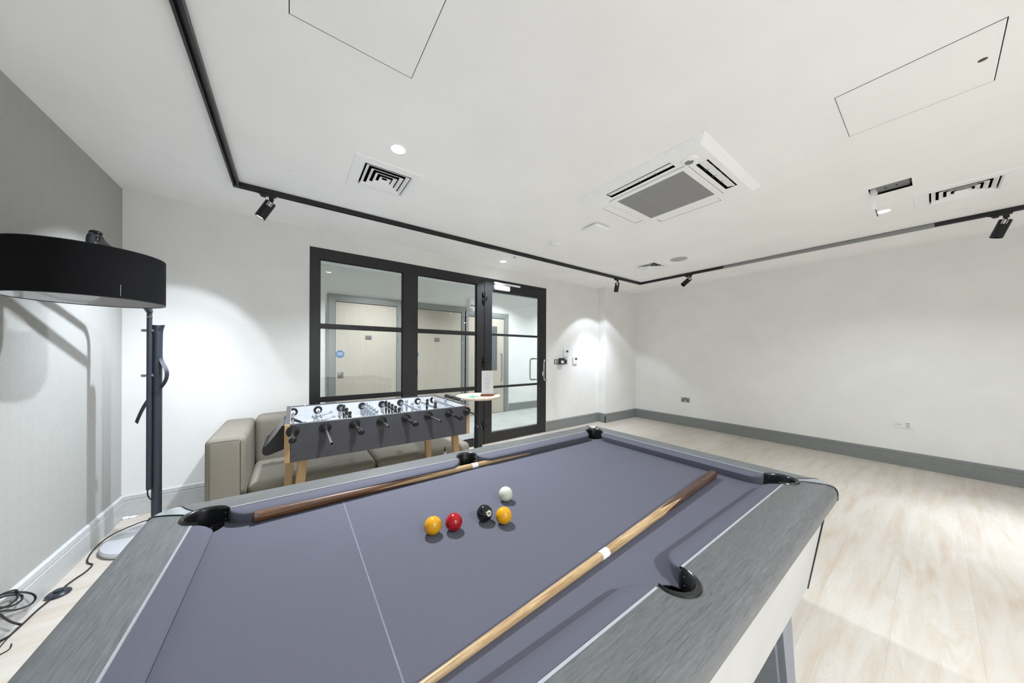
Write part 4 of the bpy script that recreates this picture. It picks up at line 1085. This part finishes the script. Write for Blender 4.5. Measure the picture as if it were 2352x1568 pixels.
# drum shade: black outside, pale lining, open below with a diffuser disc inside
shx, shy, sr, z0, z1 = -.800, 2.43, .247, 1.563, 1.797
bm = B(); lathe(bm, [(sr, z0), (sr, z1), (sr - .0015, z1), (sr - .0015, z0)], (shx, shy, 0), (0, 0, 1), 96, False); sh = obj('lamp_shade', bm, m_shade, la)
bm = B(); lathe(bm, [(sr - .0016, z0 + .003), (sr - .0016, z1 - .003), (sr - .003, z1 - .003), (sr - .003, z0 + .003)], (shx, shy, 0), (0, 0, 1), 96, False); obj('shade_lining', bm, m_shade_in, sh)
bm = B()
for z in (z0 + .001, z1 - .001):
    P = [(shx + (sr - .0008) * math.cos(2 * PI * k / 96), shy + (sr - .0008) * math.sin(2 * PI * k / 96), z) for k in range(97)]; tube(bm, P, .0018, 6)
obj('shade_rim', bm, m_blackpl, sh)
bm = B()
for k in range(3): 
    a = 2 * PI * k / 3 + .4; tube(bm, [(shx, shy, z1 - .02), (shx + (sr - .004) * math.cos(a), shy + (sr - .004) * math.sin(a), z1 - .004)], .002, 6)
cyl(bm, (shx, shy, z1 - .12), (shx, shy, z1 - .01), .016, 16); obj('shade_carrier', bm, m_white, sh)
bm = B(); bmesh.ops.create_uvsphere(bm, u_segments=20, v_segments=14, radius=.03, matrix=Matrix.Translation((shx, shy, z1 - .145))); obj('bulb', bm, m_white, sh)
a = R(-52)
bm = B(); q = Vector((shx + (sr + .0008) * math.cos(a), shy + (sr + .0008) * math.sin(a), 0)); tube(bm, [(q.x, q.y, z0 + .012), (q.x, q.y, z0 + .065)], .0004, 5); obj('loose_thread', bm, m_white, sh)
rt = Vector((math.cos(.6265), -math.sin(.6265), 0))
def lp(dx, z, dd=-.03): return tuple(Vector((lx, ly, z)) + rt * dx + Vector((.24, -.97, 0)) * -dd * 1)
Zl = lx * .5864 + ly * .81
def pz(ypx): return 1.31 + (816.5 - ypx) / 701.4 * Zl
def pxd(x): return (x - 362) / 701.4 * Zl
def rp(l): return [tuple(Vector((lx, ly, pz(y))) + rt * pxd(x) * .86) for x, y in l]
bm = B(); ribbon(bm, rp([(377, 753), (372, 768), (371, 800), (371, 822), (374, 835), (386, 855), (388, 870), (382, 885), (372, 897), (368, 903)]), .022, tuple(rt * .5 + Vector((.5, .8, .1)))); obj('strap', bm, m_lampmetal, la)
bm = B(); ribbon(bm, rp([(364, 902), (352, 912), (335, 930), (320, 952), (307, 978)]), .026, tuple(rt * .8 + Vector((0, 0, -.6)))); obj('strap', bm, m_lampmetal, la)
bm = B(); tube(bm, [(px, py, .36), (px - .006, py, .33), (px + .001, py + .004, .29), (px + .02, py + .02, .26)], .004, 8, 5); obj('pole_cable', bm, m_cable, la)
# mains lead with foot switch and coil
bm = B()
tube(bm, [(lx + .03, ly + .05, .049), (-.86, 3.46, .05), (-.945, 3.41, .05), (-1.005, 3.335, .045), (-1.035, 3.25, .03), (-1.04, 3.16, .012), (-1.02, 3.08, .006), (-.985, 3.03, .006), (-.985, 2.96, .006), (-1.0, 2.90, .008), (-1.01, 2.84, .012), (-1.012, 2.80, .012)], .0038, 8, 6)
obj('mains_lead', bm, m_cable, la)
bm = B(); tube(bm, [(-1.016, 2.745, .012), (-1.035, 2.66, .006), (-1.04, 2.56, .005), (-1.045, 2.49, .005)], .0038, 8, 6); tube(bm, [(-1.045, 2.49, .005), (-1.058, 2.47, .006), (-1.055, 2.42, .03), (-1.056, 2.35, .05), (-1.055, 2.25, .02)], .0055, 8, 6)
tube(bm, [(-1.045, 2.49, .004), (-1.04, 2.42, .004), (-1.03, 2.36, .004), (-1.0, 2.38, .004), (-1.01, 2.42, .004)], .0022, 8, 6)
obj('mains_lead', bm, m_cable, la)
bm = B(); lathe(bm, [(.040, 0), (.043, .004), (.043, .010), (.034, .018), (.017, .020), (.017, .028), (.014, .030), (0, .030)], (-1.014, 2.772, 0), (0, 0, 1), 36); obj('foot_switch', bm, plain('switch_dark', (52, 58, 70), .3), la)
bm = B()
def onw(x, y, w=-1.052):
    a_ = (x - 1176) / 701.4; b_ = (y - 813.1 - (1176 - x) * .004) / 701.4; dx_ = .5864 + .81 * a_; t_ = w / dx_
    return (w, t_ * (.81 - .5864 * a_), 1.31 - t_ * b_)
def loops(l, w): return [(onw(x, y, w + .004 * math.sin(i * 1.7))) for i, (x, y) in enumerate(l)]
tube(bm, loops([(-14, 1418), (10, 1412), (40, 1409), (70, 1398), (83, 1384), (79, 1374), (60, 1369), (30, 1370), (-6, 1380), (-20, 1395), (0, 1404), (30, 1400), (50, 1388), (53, 1379), (45, 1374), (15, 1378), (-10, 1388)], -1.050), .0042, 8, 6)
tube(bm, loops([(-12, 1386), (10, 1372), (36, 1364), (42, 1370), (40, 1384), (20, 1400), (-6, 1412), (-20, 1430), (0, 1420), (12, 1428), (30, 1438), (50, 1443)], -1.044), .0042, 8, 6)
obj('cable_coil', bm, m_cable, la)
bm = B(); box(bm, (-.035, -.012, 0), (-.005, .012, .018), .003); box(bm, (.0, -.01, 0), (.032, .01, .014), .003); cyl(bm, (-.05, 0, .008), (.045, 0, .008), .005, 10)
cc = obj('cable_connector', bm, m_white); cc.location = (-1.03, 3.725, 0); tag(cc, 'small white cable connector on the floor in the corner behind the lamp', 'connector')

# ------------------------------------------------------------------ camera and render settings
f, yaw, roll = 701.4, .6265, .00404
fw = Vector((math.sin(yaw), math.cos(yaw), 0)); ri = Vector((math.cos(yaw), -math.sin(yaw), 0)); up = Vector((0, 0, 1))
r_ = ri * math.cos(roll) + up * math.sin(roll); u_ = -ri * math.sin(roll) + up * math.cos(roll)
cam = bpy.data.cameras.new('camera'); co = bpy.data.objects.new('camera', cam); C.objects.link(co)
co.matrix_world = Matrix(((r_.x, u_.x, -fw.x, 0), (r_.y, u_.y, -fw.y, 0), (r_.z, u_.z, -fw.z, 1.31), (0, 0, 0, 1)))
cam.sensor_width = 36; cam.lens = f / 2352 * 36; cam.shift_y = (813.1 - 784) / 2352; cam.clip_start = .02
S = bpy.context.scene
S.camera = co
w = bpy.data.worlds.new('world'); S.world = w; w.use_nodes = True
w.node_tree.nodes['Background'].inputs[0].default_value = (.8, .85, .9, 1); w.node_tree.nodes['Background'].inputs[1].default_value = .3
S.view_settings.view_transform = 'Standard'; S.view_settings.look = 'None'; S.view_settings.gamma = 1; S.view_settings.use_curve_mapping = False
S.view_settings.exposure = 0.64
S.cycles.use_denoising = True; S.cycles.max_bounces = 14; S.cycles.diffuse_bounces = 8; S.cycles.sample_clamp_indirect = 6
